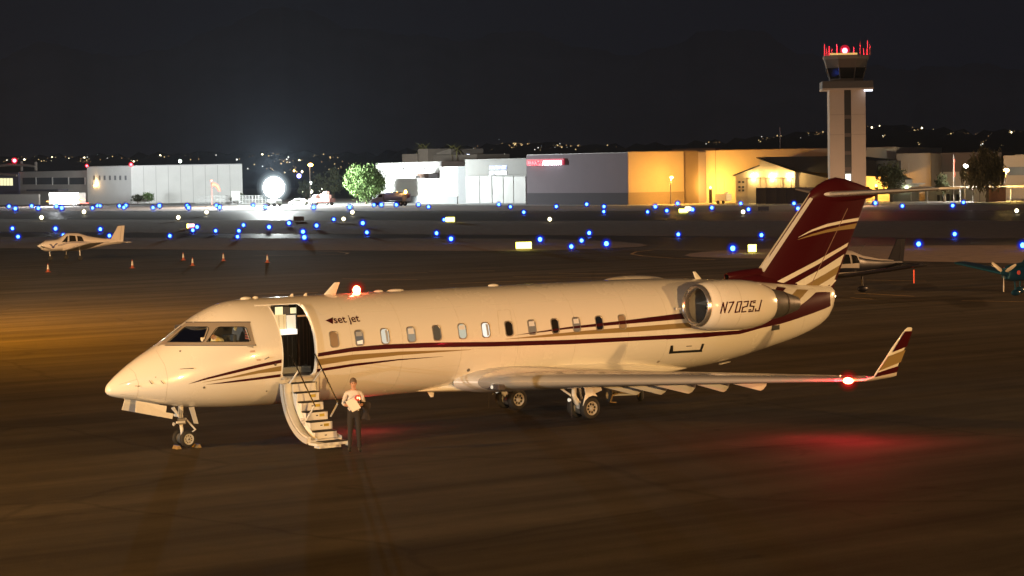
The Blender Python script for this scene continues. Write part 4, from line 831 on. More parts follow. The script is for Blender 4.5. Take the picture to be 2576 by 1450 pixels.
(u0, z0), (u1, z1) = fp.uz(1327, 417), fp.uz(1421, 399); fp.bx(u0, u1, z0, z1, .1, .3).build('sign_board', mat('sign_back', (.25, .02, .04), .6, emit=(1, .04, .12), estr=.35), ph)
fo = Fac(G(1580.5, 516), G(1757, 512)); oh = fo.thing('tan_hangar', 'tan hangar wall glowing orange beside the street lamp', 'hangar')
fo.rect('wall', 1580.5, 382.5, 1720.5, 516, -30, 0, STC, oh, 0); fo.rect('dark_return', 1721, 382, 1757, 513, -30, -1.2, STD, oh, 0)
fo.rect('base_band', 1581, 483.5, 1721, 516, .02, .35, mat('base_tan', (.30, .24, .18), .9, var=.06), oh, 0); fo.rect('parapet', 1580.5, 380.5, 1757, 382.3, -.6, .12, STD, oh)
fg = Fac(G(1757.5, 510.5), G(2255, 505.5)); bh = fg.thing('large_tan_building', 'very long tan building behind the control tower and gabled station', 'building')
fg.rect('wall', 1757.5, 375.5, 2255, 506, -40, 0, STC, bh, 0); fg.rect('parapet', 1757.5, 374, 2255, 375.3, -.6, .15, STD, bh)
fg.rect('joint', 1800, 378, 1801, 509, .0, .05, STD, bh, 0); fg.rect('roof_plant', 1691, 374, 1800, 384, -12, -9, STD, bh)
for u_, pw in ((.10, 5000), (.38, 4500), (.62, 3500), (.93, 5000)):
    p = fg.P(fg.L*u_, 3.0, 4.5)-fg.A; MB().box(p[0]-.2, p[0]+.2, p[1]-.2, p[1]+.2, 0, 2.6).build('added_wash_post', DARK, bh); MB().ball(p+np.array((0, 0, -.2)), .22, 8).build('added_wash_head', MT['lamp_orange'], bh, True); l = lamp('added_wash_lamp', 'POINT', p+np.array((0, 0, .25)), pw, (1, .50, .09), .3); l.parent = bh  # unseen posts, heads and lamps added to wash the wall orange
# --- gabled station with three lit bays
fr_ = Fac(G(1851, 513), G(2090, 511)); gs = fr_.thing('gabled_station', 'tan station with dark gable roofs and three lit bays', 'building')
def wpoly(f, name, pts, o0, o1, m, parent):
    q = [f.uz(*p) for p in pts]; return MB().loft([[f.P(u, max(z, 0), o)-f.A for u, z in q] for o in (o0, o1)]).build(name, m, parent)
wpoly(fr_, 'gable_wall', [(1851, 513), (1851, 441), (1911, 418), (1911, 398), (2000, 430), (2000, 513)], -14, 0, STC, gs)
wpoly(fr_, 'side_wall', [(2000.2, 513), (2000.2, 431), (2075, 448), (2088, 513)], -14, -.5, STC, gs)
wpoly(fr_, 'roof', [(1907, 395.5), (2010, 431.5), (2200, 445), (2200, 405), (2090, 393)], -16, -1.0, ROOF, gs); wpoly(fr_, 'roof_edge', [(1906, 396), (2012, 433), (2012, 435), (1906, 398.5)], -.9, .7, ROOF, gs); wpoly(fr_, 'roof_edge', [(1847, 440.5), (1911, 416), (1911, 418.5), (1847, 443)], -2, .7, ROOF, gs)
for x0, x1, xl in ((2120, 2228, 2180), (2290, 2418, 2345), (2445, 2505, 2495)):
    d = fr_.rect('bay_door', *k3(x0, 520), *k3(x1, 720), .02, .12, mat('bay_door', (.46, .40, .32), .6), gs, .05)
    fr_.rect('lintel', *k3(x0-8, 508), *k3(x1+8, 518), .02, .25, STD, gs)
    u, z = fr_.uz(*k3(xl, 480)); p = fr_.P(u, z, .55)-fr_.A
    MB().ball(p, .26, 10, (1.2, 1.2, .7)).build('bay_lamp', glow('lamp_warm', (1, .75, .30), 22), gs, True); l = lamp('bay_lamp_light', 'POINT', p+np.array((0, 0, -.5)), 900, (1, .66, .22), .3); l.parent = gs
for x in (2050, 2083):
    for y in (548, 592, 622): fr_.rect('window', *k3(x-10, y-9), *k3(x+10, y+9), .02, .05, DARK, gs)
fr_.rect('parked_van_body', *k3(2130, 618), *k3(2196, 664), 1.0, 2.2, WHITE, None) if 0 else None
fw2 = Fac(G(1903, 514), G(2130, 513)); dk = fw2.thing('screen_fence', 'dark screened yard fence in front of the gabled station', 'fence')
for k in range(9): fw2.bx(fw2.L*k/9+.03, fw2.L*(k+1)/9-.03, .05, 2.85, -.1, 0).build('panel', mat('fence_screen', (.045, .038, .040), .8, var=.1), dk)
for k in range(10): fw2.bx(fw2.L*k/9-.05, fw2.L*k/9+.05, 0, 2.95, -.16, .05).build('post', DARK, dk)
tq = G(1820, 513.5); tl = thing('generator_trailer', 'white generator trailer parked by the orange lit wall', 'trailer', tq, R(-80))
MB().box(-1.3, 1.3, -.8, .8, .55, 1.75).build('body', WHITE, tl, bevel=.08); MB().tube([(-.9, 0, 1.75), (-.9, 0, 2.9)], .04, 6).build('mast', GREYP, tl); MB().tube([(.2, 0, 1.75), (.2, 0, 4.6)], .04, 6).build('mast', GREYP, tl); MB().box(.5, .95, -.3, .3, 1.75, 2.1).build('roof_box', WHITE, tl, bevel=.04)
for x in (-.6, .6): MB().lathe((x, -.8, .32), (0, -1, 0), [(-.1, .1), (-.1, .32), (.1, .32), (.1, .1)], 14).build('wheel', RUBBER, tl)
MB().tube([(-1.3, 0, .6), (-2.0, 0, .45)], .05, 6).build('drawbar', DARK, tl)
# --- control tower
tp = G(2131, 514.8); dv = (tp-CAM)[:2]; dv /= np.linalg.norm(dv); ang = math.atan2(dv[1], dv[0])-math.pi/2
dT = np.hypot(*(tp-CAM)[:2]); sc = dT/FPX; zof = lambda py: (lambda lo, hi: lo)(CAM[2]+dT*(ray(2131, py)[2]/np.hypot(*ray(2131, py)[:2])), 0)
tw = thing('control_tower', 'tall beige control tower with dark glass cab and red beacon', 'tower', tp, ang+R(4))
TWM = mat('tower_concrete', (.50, .42, .35), .9, var=.05, vscale=.3, bump=.1, bscale=2)
zs = zof(228); zb_ = zof(205); zc0 = zof(203); zc1 = zof(172); zr0 = zof(150); zr = zof(141); hw_ = 44.0*sc
MB().box(-hw_, -8*sc, -hw_, hw_, 0, zs).build('shaft', TWM, tw); MB().box(11*sc-2*sc, hw_, -hw_, hw_, 0, zs).build('shaft', TWM, tw)
co = MB().box(-8*sc, 9*sc, -hw_+.5, hw_-.5, 0, zs).build('glazed_core', mat('core_glass', (.010, .010, .012), .4), tw)
for py in (300, 345, 390, 430): MB().box(-7.5*sc, 8.5*sc, -hw_+.38, -hw_+.48, zof(py), zof(py-9)).build('spandrel', mat('spandrel', (.10, .08, .075), .7), co)
MB().box(-6*sc, 7*sc, -hw_+.36, -hw_+.47, zof(466), zof(438)).build('lit_doorway', glow('tower_lit', (1, .97, .78), 2.2), co)
for py in (290, 340): 
    for s_ in (-1, 1): MB().box(min(s_*9.5*sc, s_*hw_), max(s_*9.5*sc, s_*hw_), -hw_-.02, -hw_-.001, zof(py), zof(py)+.05).build('joint', mat('tower_joint', (.28, .22, .18), .9), tw)
MB().box(-62*sc, 62*sc, -62*sc, 62*sc, zs, zs+.28).build('gallery_deck', TWM, tw)
for s_ in (-1, 1):
    MB().box(-62*sc, 62*sc, s_*61.5*sc-.04, s_*61.5*sc+.04, zs+.28, zs+1.45).build('gallery_rail', mat('rail_panel', (.09, .08, .075), .6), tw); MB().box(s_*61.5*sc-.04, s_*61.5*sc+.04, -61*sc, 61*sc, zs+.28, zs+1.45).build('gallery_rail', MT['rail_panel'], tw)
def octo(r, z, n=8): return [(r*math.cos(math.pi/8+k*math.pi/4)*1.03, r*math.sin(math.pi/8+k*math.pi/4)*1.03, z) for k in range(n)]
MB().loft([octo(43*sc, zs+.28), octo(43*sc, zb_+.4)]).build('cab_base', mat('cab_base', (.10, .08, .07), .8), tw)
MB().loft([octo(42*sc, zb_+.4), octo(50*sc, zc1)]).build('cab_glass', mat('cab_glass', (.012, .012, .015), .08), tw)
for k in range(8):
    a, b = octo(42.3*sc, zb_+.4)[k], octo(50.3*sc, zc1)[k]; MB().tube([a, b], .09, 6).build('cab_mullion', mat('cab_mullion', (.12, .10, .09), .6), tw)
MB().loft([octo(50*sc, zc1), octo(56*sc, zr0)]).build('cab_fascia', mat('cab_fascia', (.13, .10, .08), .8), tw); MB().loft([octo(58*sc, zr0), octo(58*sc, zr)]).build('cab_roof', mat('cab_roof', (.30, .25, .2), .8), tw)
MB().box(-42*sc, 25*sc, -44*sc, -43*sc, zr+.05, zr+.35).build('roof_light_strip', glow('roof_strip', (1, .62, .18), .8), tw)
for i, (px, h) in enumerate(((-54, 2.2), (-51, 1.4), (-42, 1.7), (-38, 1.2), (-22, 2.1), (-14, 1.3), (22, 1.6), (36, 2.3), (48, 1.3), (52, 1.0), (58, 2.6), (61, 1.8))):
    MB().tube([(px*sc*.95, (-1)**i*20*sc, zr), (px*sc*.95, (-1)**i*20*sc, zr+h)], [.10, .06], 6).build('aerial', mat('aerial_red_lit', (.45, .25, .22), .6), tw)  # the beacon's red light is put into the aerial colour
bq0 = MB().ball((-3*sc, -10*sc, zr+.85), .45, 12).build('beacon', glow('tower_beacon', (1, .07, .12), 30), tw, True); MB().ball((-3*sc, -10*sc, zr+.95), .85, 14).build('lens_halo', halo('tower_halo', (1, .015, .05), .8, .6), bq0, True); l = lamp('tower_beacon_lamp', 'POINT', (-3*sc, -10*sc, zr+2.1), 5000, (1, .02, .06), .4); l.parent = tw  # larger shell imitates the glow round the beacon
MB().box(40*sc, 60*sc, -61*sc, -50*sc, zs-.30, zs-.05).build('deck_lamp', glow('deck_lamp', (.85, .88, 1), 3), tw)
MB().box(-.3, .3, -17.3, -16.7, 0, .8).build('added_flood_fixture', DARK, tw); l = lamp('added_tower_wash', 'POINT', (0, -17, 1.4), 4300, (1, .62, .34), .3); l.parent = tw  # unseen fixture and lamp added to warm the shaft
# --- right side buildings, canopy and shed
fq = Fac(G(2255.5, 506), G(2342, 505)); rb = fq.thing('pale_tan_block', 'pale tan blank block right of the control tower', 'building'); fq.rect('wall', 2255.5, 387, 2342, 506, -20, 0, mat('stucco_pale', (.36, .29, .23), .9, var=.05), rb, 0); fq.rect('parapet', 2255.5, 385.6, 2342, 386.9, -.5, .1, STD, rb)
fq2 = Fac(G(2343, 502), G(2545, 500)); rb2 = fq2.thing('shadowed_office_block', 'shadowed office block behind the weeping willow', 'building'); fq2.rect('wall', 2343, 384, 2520, 430, -20, -3, mat('stucco_shadow', (.16, .125, .10), .9), rb2, 0); fq2.rect('lower_wall', 2343, 433, 2440, 503, -2.8, 0, STC, rb2, 0)  # shade on the upper wall put in as a darker stucco
fq3 = Fac(G(2524, 503), G(2760, 501)); rb3 = fq3.thing('office_building', 'tan office building with dark window band at the right edge', 'building'); fq3.rect('wall', 2524, 390, 2760, 503, -20, 0, mat('stucco_office', (.33, .26, .21), .9, var=.05), rb3, 0)
fq3.rect('window_band', 2536, 419, 2760, 440, .02, .06, DARK, rb3); fq3.rect('parapet', 2553, 387.5, 2760, 390, -.5, .1, STD, rb3)
fc = Fac(G(2290, 508), G(2760, 505)); cn = fc.thing('carport_canopy', 'long low carport canopy behind the horizontal tail', 'canopy')
(u0, z0), (u1, z1) = fc.uz(2290, 482), fc.uz(2760, 476); fc.bx(u0, u1, 2.35, 2.62, -6, 0).build('roof', mat('canopy_roof', (.42, .36, .30), .7), cn)
for k in range(12): fc.bx(u0+(u1-u0)*k/11-.08, u0+(u1-u0)*k/11+.08, 0, 2.35, -.4, -.25).build('post', GREYP, cn)
fc.bx(u0+.3, u0+13, 0, 1.9, -5.8, -5.6).build('back_screen', mat('screen_pale', (.45, .48, .42), .8), cn)
for k in range(5): fc.bx(u0+3.5+k*.9, u0+3.9+k*.9, .0, 1.1+.1*(k % 3), -4, -3.6).build('stored_chair', BLACK, cn)
sdp = G(2464, 508); sd = thing('garden_shed', 'small white shed with gabled roof by the carport', 'shed', sdp, ang)
MB().box(-1.1, 1.1, -1, 1, 0, 2.1).build('wall', mat('shed_white', (.55, .55, .50), .8), sd); MB().prism([(-1.25, -1.1, 2.1), (1.25, -1.1, 2.1), (0, -1.1, 2.75)], (0, 2.2, 0)).build('roof', mat('shed_roof', (.45, .44, .40), .7), sd); MB().box(-.04, .04, -1.03, -1.001, 0, 2.1).build('door_joint', DARK, sd)
bq = G(2500, 507.5); bq_ = thing('brick_store', 'low brown brick store beside the white shed', 'shed', bq, ang); MB().box(-1.9, 1.9, -1, 2, 0, 2.3).build('wall', mat('brick_brown', (.20, .10, .065), .9, var=.2, vscale=2), bq_); MB().box(-2.05, 2.05, -1.15, 2.1, 2.3, 2.42).build('roof', ROOF, bq_)
lq = G(2275, 507); lk = thing('kiosk', 'grey kiosk with a green lamp right of the tower', 'kiosk', lq, ang); MB().box(-2.6, 2.6, -1.5, 1.5, 0, 3.0).build('wall', mat('kiosk_grey', (.28, .27, .26), .8), lk); MB().box(-3.2, 3.6, -2, 1.7, 3.0, 3.2).build('roof', GREYP, lk); MB().box(-1.6, 1.4, -1.2, 1.2, 3.2, 3.9).build('clerestory', mat('kiosk_light', (.40, .40, .38), .8), lk)
MB().prism([(-2.0, -1.3, 3.9), (1.8, -1.3, 3.9), (-1.2, -1.3, 4.9)], (0, 2.6, 0)).build('gable', ROOF, lk); MB().box(.9, 1.25, -1.53, -1.505, 2.2, 2.75).build('window', glow('kiosk_window', (1, .9, .6), 1.2), lk)
MB().ball((0.35, -1.75, 2.45), .24, 10).build('lamp', glow('kiosk_green', (.85, 1, .55), 30), lk, True)
# --- street lamps, poles, windsock
def pole(name, label, base, h, m, power, col, arm=.5, r=.28, group=None):
    t = thing(name, label, 'street lamp', base, group=group); MB().tube([(0, 0, 0), (0, 0, h)], [.11, .07], 8).build('pole', mat('pole_paint', (.42, .38, .33), .6), t, True); MB().tube([(0, 0, h), (arm, 0, h+.12)], .05, 6).build('arm', MT['pole_paint'], t)
    MB().ball((arm*.4, 0, h-.1), r, 10, (1.2, 1.2, .8)).build('lamp_head', m, t, True)
    l = lamp(name+'_light', 'POINT', (arm*.4, -.0, h-.5), power, col, .3); l.parent = t; return t
OR = glow('sodium_head', (1, .58, .16), 26); WH = glow('white_head', (1, .98, .92), 60)
b0 = G(1688, 515.3); pole('street_lamp', 'street lamp in front of the orange lit hangar wall', b0, 5.0, OR, 7500, (1, .47, .07), group='street lamps')
pole('street_lamp', 'tall street lamp burning orange above the dark trees', G(781, 506), 8.9, glow('sodium_star', (1, .42, .07), 60), 900, (1, .5, .12), r=.5, group='street lamps')
pole('street_lamp', 'bright white street lamp left of the weeping willow', G(2427, 508), 6.2, WH, 6000, (1, .97, .85), r=.42, group='street lamps')
pole('street_lamp', 'orange street lamp right of the weeping willow', G(2530, 507), 5.4, OR, 7000, (1, .62, .16), r=.42, group='street lamps')
pole('street_lamp', 'low white street lamp beyond the red service truck', G(911, 508), 2.6, WH, 0, (1, 1, .9), r=.3, group='street lamps') if 0 else None
for i, (px, yb, yt, lab) in enumerate(((1964, 505, 323, 'very tall thin mast left of the control tower'), (2056, 508, 408, 'thin grey mast beside the dark gable roof'), (2287, 507, 412, 'white thin mast beside the dark round tree'))):
    b = G(px, yb); d = np.hypot(*(b-CAM)[:2]); h = (yb-yt)*d/FPX; t = thing('radio_mast', lab, 'mast', b, group='thin masts'); MB().tube([(0, 0, 0), (0, 0, h)], [.10, .04], 6).build('pole', mat('mast_grey', (.45, .42, .40), .6), t); MB().box(-.25, .25, -.25, .25, 0, .2).build('footing', CONC, t)
fl = G(2399, 507); t = thing('flagpole', 'flagpole with a limp red flag in front of the willow', 'flagpole', fl); MB().tube([(0, 0, 0), (0, 0, 8.2)], [.09, .04], 6).build('pole', MT['mast_grey'], t)
MB().loft([[(.05, 0, z), (.35+.1*math.sin(z*3), .06*math.sin(z*5), z), (.12, .12, z)] for z in np.linspace(4.3, 7.4, 9)]).build('flag', mat('flag_cloth', (.45, .10, .07), .8), t)
wsb = G(533.5, 517); t = thing('windsock', 'glowing red windsock drooping from its pole before the white hangar', 'windsock', wsb)
MB().tube([(0, 0, 0), (0, 0, 5.3)], [.12, .07], 8).build('pole', mat('pole_red', (.5, .15, .12), .6), t); ws_ = [Vector((.0, 0, 4.6)), Vector((.6, -.3, 4.6)), Vector((1.1, -.6, 4.2)), Vector((1.5, -.9, 3.1))]
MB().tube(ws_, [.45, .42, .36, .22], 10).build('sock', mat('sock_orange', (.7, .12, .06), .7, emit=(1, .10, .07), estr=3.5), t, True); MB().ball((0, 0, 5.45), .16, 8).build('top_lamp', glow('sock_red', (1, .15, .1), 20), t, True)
# --- chain link fence before the white hangar
fe = Fac(G(493, 514.5), G(668, 514.5)); fn = fe.thing('chain_link_fence', 'pale chain link fence along the white hangar', 'fence')
for k in range(23): fe.bx(fe.L*k/22-.04, fe.L*k/22+.04, 0, 2.0, -.04, .04).build('post', mat('galvanised', (.55, .56, .55), .5), fn)
for z in (.12, 1.05, 2.0): fe.bx(0, fe.L, z-.03, z+.03, -.03, .03).build('rail', MT['galvanised'], fn)
wm = MB()
for k in range(int(fe.L/.35)):
    for s_ in (-1, 1): a, b = fe.P(k*.35, .12)-fe.A, fe.P(k*.35+s_*1.0, 1.98)-fe.A; wm.tube([a, b], .012, 3, False)
setp(wm.build('wire_mesh', MT['galvanised'], fn, fix=False), kind='stuff')
sg = G(594, 515); t = thing('notice_board', 'small white notice board at the right end of the fence', 'sign', sg, ang-R(10)); MB().box(-1.0, 1.0, -.05, .05, 1.0, 3.0).build('panel', mat('board_white', (.6, .62, .6), .6), t)
for s_ in (-1, 1): MB().box(s_*.95-.05, s_*.95+.05, -.04, .04, 0, 1.0).build('leg', GREYP, t)
# --- house with palms on the rise behind
fh = Fac(G(1012, 503), G(1165, 503)); hb = fh.thing('hillside_building', 'dim beige building rising behind the workshop roof', 'building'); fh.rect('wall', 1012, 388, 1050, 440, -20, -10, mat('hill_beige', (.17, .14, .11), .9), hb, 0); fh.rect('tower_wall', 1052, 375, 1077, 440, -20, -10.5, MT['hill_beige'], hb, 0); fh.rect('long_wall', 1079, 390, 1200, 440, -22, -12, mat('hill_beige_dim', (.12, .10, .08), .9), hb, 0)
wpoly(fh, 'sloping_roof', [(1012, 390), (1012, 386), (1045, 375.5), (1049, 376), (1049, 390)], -20, -10.2, mat('hill_roof', (.13, .11, .09), .9), hb)


def ordinal_(k): return ['first from left', 'second from left', 'third from left', 'third from right', 'second from right', 'last'][k]
# ================================================================== TREES
LEAF = mat('leaf_green', (.085, .15, .035), .7, var=.45, vscale=1.2); LEAFD = mat('leaf_dark', (.045, .055, .022), .8, var=.4, vscale=1.2); LEAFY = mat('leaf_willow', (.10, .085, .03), .7, var=.4, vscale=1.0); BARK = mat('bark', (.10, .075, .05), .9, var=.3, vscale=3)
def tree(name, label, base, blobs, n, ls, leafm, trunk_h, group=None, weep=0., gap=.35):
    """blobs: (dx, dy, z, rx, ry, rz) crown lumps in metres"""
    t = thing(name, label, 'tree' if trunk_h > .6 else 'shrub', base, group=group); tb = MB()
    tb.tube([(0, 0, -.1), (.1, .05, trunk_h*.5), (0, .1, trunk_h)], [.30 if trunk_h > 1 else .08, .22 if trunk_h > 1 else .06, .16 if trunk_h > 1 else .04], 8)
    for b in blobs[:7]: tb.tube([(0, .1, trunk_h*.9), (b[0]*.5, b[1]*.5, (trunk_h+b[2])*.5), b[:3]], [.13 if trunk_h > 1 else .03, .08 if trunk_h > 1 else .02, .03], 6)
    tb.build('trunk', BARK, t, True)
    V = []; F = []; wsum = np.array([b[3]*b[4]*b[5] for b in blobs])**.7; wsum = wsum/wsum.sum()
    cl = []
    for b, w in zip(blobs, wsum):
        for _ in range(max(3, int(n*w/14))):
            d = rng.normal(size=3); d /= np.linalg.norm(d); r = rng.uniform(.55, 1.04); cl.append((np.array(b[:3])+d*np.array(b[3:])*r, min(b[3:])*.22))
    cl = [c for c in cl if rng.random() > gap*.3]
    for c, sp in cl:
        for _ in range(14):
            p = c+rng.normal(size=3)*sp*np.array((1, 1, 1+weep*1.6)); a = rng.normal(size=3); a[2] -= weep*2.5; a /= np.linalg.norm(a); bb = np.cross(a, rng.normal(size=3)); bb /= np.linalg.norm(bb)
            s_ = ls*rng.uniform(.6, 1.3); L_ = s_*(1.6+weep*1.5); k = len(V); V += [p-a*L_/2, p+bb*s_*.35, p+a*L_/2, p-bb*s_*.35]; F.append((k, k+1, k+2, k+3))
    me = bpy.data.meshes.new('crown'); me.from_pydata([tuple(map(float, v)) for v in V], [], F); me.update(); link('crown', me, leafm, t); return t
def blobs_round(w, h, z0, k=16, sq=1.):
    r = []
    for _ in range(k):
        d = rng.normal(size=3); d /= np.linalg.norm(d); q = rng.uniform(.35, .72); rr = rng.uniform(.24, .38); r.append((d[0]*w/2*q, d[1]*w/2*q, z0+h/2+d[2]*h/2*q*sq, w*rr*.62, w*rr*.62, h*rr*.62))
    return r
mt = G(921, 514.2); tree('mesquite_tree', 'full round bright green tree in front of the white workshop', mt, blobs_round(8.8, 7.6, .9, 32), 15000, .30, LEAF, 2.2, weep=.5)
tree('dark_tree', 'dark round tree just right of the control tower', G(2243, 509), blobs_round(6.0, 5.8, 1.0, 16), 3600, .3, LEAFD, 2.0)
wbl = []
for _ in range(26):
    a = rng.uniform(0, 6.28); r_ = rng.uniform(.2, 3.6); zt = 8.3-.16*r_*r_+rng.uniform(-.5, .5); wbl.append((r_*math.cos(a), r_*math.sin(a), zt-2.2, .9, .9, 2.6))
tree('willow_tree', 'large weeping willow lit from below near the right edge', G(2484, 509), wbl, 7000, .26, LEAFY, 4.0, weep=1.0)
tree('small_tree', 'small dark tree left of the flagpole', G(2376, 508), blobs_round(3.4, 4.8, .8, 10), 1500, .26, LEAFD, 1.6)
for i, (px, w, h, lab) in enumerate(((808, 6, 6.5, 'dark tree in the gap left of the round green tree'), (838, 6.5, 7.2, 'dark tree directly behind the round green tree'), (770, 5, 4.5, 'low dark tree under the orange street lamp'))):
    tree('gap_tree', lab, G(px, 503.5), blobs_round(w, h, .8, 12), 1500, .4, LEAFD, 2.0, group='dark trees in the gap between hangars')
for px, w, h, m, lab in ((346, 3.6, 2.6, LEAFD, 'clipped dark green shrub behind the left end of the fence'), (376, 4.0, 3.0, LEAF, 'pale green loose shrub behind the fence'), (603, 4.5, 3.0, LEAFD, 'dark shrub at the right corner of the white hangar')):
    tree('shrub', lab, G(px, 513), blobs_round(w, h, .1, 8), 1100, .24, m, .5, group='shrubs along the hangar')
def palm(base, h, lab):
    t = thing('palm_tree', lab, 'palm tree', base, group='palm trees behind the workshop'); MB().tube([(0, 0, 0), (.1, 0, h*.6), (0, 0, h)], [.2, .16, .14], 8).build('trunk', BARK, t, True); m_ = MB()
    for k in range(22):
        a = k*2.4; e = R(75-110*(k/22)); pts = []
        for s_ in np.linspace(0, 1, 6): L_ = 2.2*s_; pts.append(np.array((math.cos(a)*L_*math.cos(e*.6), math.sin(a)*L_*math.cos(e*.6), h+L_*math.sin(e)-.9*s_*s_)))
        for s_ in range(5):
            w = .16*(1-s_*.15); nrm = np.array((-math.sin(a), math.cos(a), 0))*w; m_.add([pts[s_]-nrm, pts[s_+1]-nrm, pts[s_+1]+nrm+(0, 0, .04), pts[s_]+nrm+(0, 0, .04)], [(0, 1, 2, 3)])
    m_.build('crown', mat('palm_leaf', (.16, .15, .04), .6, emit=(.5, .4, .05), estr=.0), t, fix=False)
    return t
for px, yt, lab in ((1062, 371, 'floodlit palm behind the beige tower block'), (1074, 372, 'shorter floodlit palm touching the beige tower block'), (1139, 373, 'tall floodlit palm above the workshop roof'), (1152, 377, 'second floodlit palm above the workshop roof')):
    b = G(px, 500.5); d = np.hypot(*(b-CAM)[:2]); p = palm(b, CAM[2]+d*ray(px, yt)[2]/np.hypot(*ray(px, yt)[:2]), lab); l = lamp('palm_uplight', 'POINT', (.8, -1.4, 8.2), 110, (1, .85, .35), .2); l.parent = p
# ================================================================== HILLS, MOUNTAINS, TOWN LIGHTS
def yaw_of(px): r = ray(px, 430); return math.atan2(r[0], r[1])
def elev(px, py): r = ray(px, py); return r[2]/math.hypot(r[0], r[1])
hp = [-700, 0, 300, 600, 900, 1200, 1320, 1500, 1700, 1900, 2050, 2200, 2330, 2450, 2576, 3300]; hy = [404, 398, 393, 385, 390, 370, 362, 369, 366, 350, 335, 318, 325, 335, 330, 335]
def hill_el(px): return elev(px, np.interp(px, hp, hy))
m_ = MB(); PXS = np.linspace(-700, 3300, 161); rows = []
for d, f in ((1100, 0), (1700, .30), (2400, .62), (3100, .90), (3500, 1.0), (3800, .7), (4500, 0)):
    rows.append([(CAM[0]+math.sin(yaw_of(p))*d, CAM[1]+math.cos(yaw_of(p))*d, max(-1, f*(hill_el(p)*3500+CAM[2])+(3.5*math.sin(p*.05+d)+2.5*math.sin(p*.13+d*.3))*f)) for p in PXS])
m_.loft(rows, False, False, False); hl = setp(m_.build('foothills', mat('hill_soil', (.035, .030, .028), .95, var=.3, vscale=.01), None, True), kind='structure')
mp_ = [-700, -200, 0, 60, 120, 180, 230, 340, 430, 500, 560, 650, 720, 800, 880, 1000, 1100, 1200, 1260, 1330, 1400, 1470, 1600, 1700, 1760, 1870, 1940, 2000, 2150, 2300, 2450, 2576, 3300]; my = [170, 160, 152, 122, 108, 114, 138, 140, 124, 96, 70, 34, 14, 34, 70, 84, 94, 104, 80, 77, 100, 122, 140, 112, 84, 72, 88, 130, 165, 175, 160, 175, 200]
PXM = np.linspace(-700, 3300, 320); rows = []
for d, f in ((6000, 0), (7200, .42), (8300, .72), (9200, 1.0), (10500, .6), (12500, 0)):
    row = []
    for p in PXM:
        el = elev(p, np.interp(p, mp_, my)+4*math.sin(p*.045)+2.5*math.sin(p*.11)+1.5*math.sin(p*.27)); h = el*9200+CAM[2]; row.append((CAM[0]+math.sin(yaw_of(p))*d, CAM[1]+math.cos(yaw_of(p))*d, f*h+(90*math.sin(p*.021+d*.0017)*math.sin(p*.013-d*.002)*(f*(1-f))*2)-(5 if f == 0 else 0)))
    rows.append(row)
mm = MB(); mm.loft(rows, False, False, False); setp(mm.build('mountains', mat('mountain_rock', (.30, .27, .28), .95, var=.12, vscale=.002), None, True), kind='structure')
def town(name, cols, n, size, seed, rect_list):
    rg = np.random.default_rng(seed); mb = MB(); k = 0
    while k < n:
        x0, x1, y0, y1, wgt = rect_list[rg.integers(len(rect_list))]; px, py = rg.uniform(x0, x1), rg.uniform(y0, y1); el, he = elev(px, py), hill_el(px)*3500+CAM[2]
        den = he/2400-el
        if den <= 1e-5: continue
        d = (CAM[2]+1100*he/2400)/den
        if not 1150 < d < 3400: continue
        z = CAM[2]+d*el+2.5; w = yaw_of(px); s_ = size*rg.uniform(.45, 1.25)*d/2400; c = np.array((CAM[0]+math.sin(w)*d, CAM[1]+math.cos(w)*d, z))
        mb.add([c+s_*np.array(v) for v in ((1, 0, 0), (-1, 0, 0), (0, 1, 0), (0, -1, 0), (0, 0, 1), (0, 0, -1))], [(0, 2, 4), (2, 1, 4), (1, 3, 4), (3, 0, 4), (2, 0, 5), (1, 2, 5), (3, 1, 5), (0, 3, 5)]); k += 1
    o = mb.build(name, cols, None, fix=False); o['kind'] = 'stuff'; o['label'] = 'scattered lights of distant houses on the dark hills'; o['category'] = 'town lights'; return o
RL = [(350, 850, 388, 412, 1), (620, 900, 385, 445, 1), (1180, 1580, 364, 386, 1), (1250, 1420, 365, 380, 1), (1700, 2060, 338, 372, 1), (1900, 2080, 332, 365, 1), (2180, 2330, 318, 372, 1), (2200, 2440, 318, 345, 1), (2440, 2576, 328, 380, 1), (1050, 1200, 385, 400, 1), (0, 350, 396, 415, 1)]
def tl(nm, c, s_): return mat(nm, (.01, .01, .01), .9, emit=c, estr=s_, sample=False)
town('town_lights', tl('town_warm', (1, .72, .32), 1.1), 260, .85, 1, RL); town('town_lights', tl('town_dim', (1, .6, .25), .28), 420, .8, 2, RL); town('town_lights', tl('town_white', (.95, .95, .85), 2.2), 60, .9, 3, RL); town('town_lights', tl('town_bright', (1, .85, .5), 8), 26, 1.25, 4, RL)
DLAB = ['round blue lamp beyond the floodlight', 'distant orange lamp below the big orange street lamp'] + ['white flood lamp over the sliding door hangar roof, '+ordinal_(k)+' of six' for k in range(6)] + ['bright white lamp just right of the service truck', 'yellowish lamp left of a twin, right of the floodlight', 'yellowish lamp right of a twin, right of the floodlight', 'white lamp above the yellowish twin lamps', 'small bluish lamp left of the round green tree', 'small orange lamp at the foot of the round green tree', 'greenish lamp above the roof of the long white hangar', 'bluish lamp left of a pair below the palms', 'bluish lamp right of a pair below the palms', 'bluish lamp right of the tall palm']
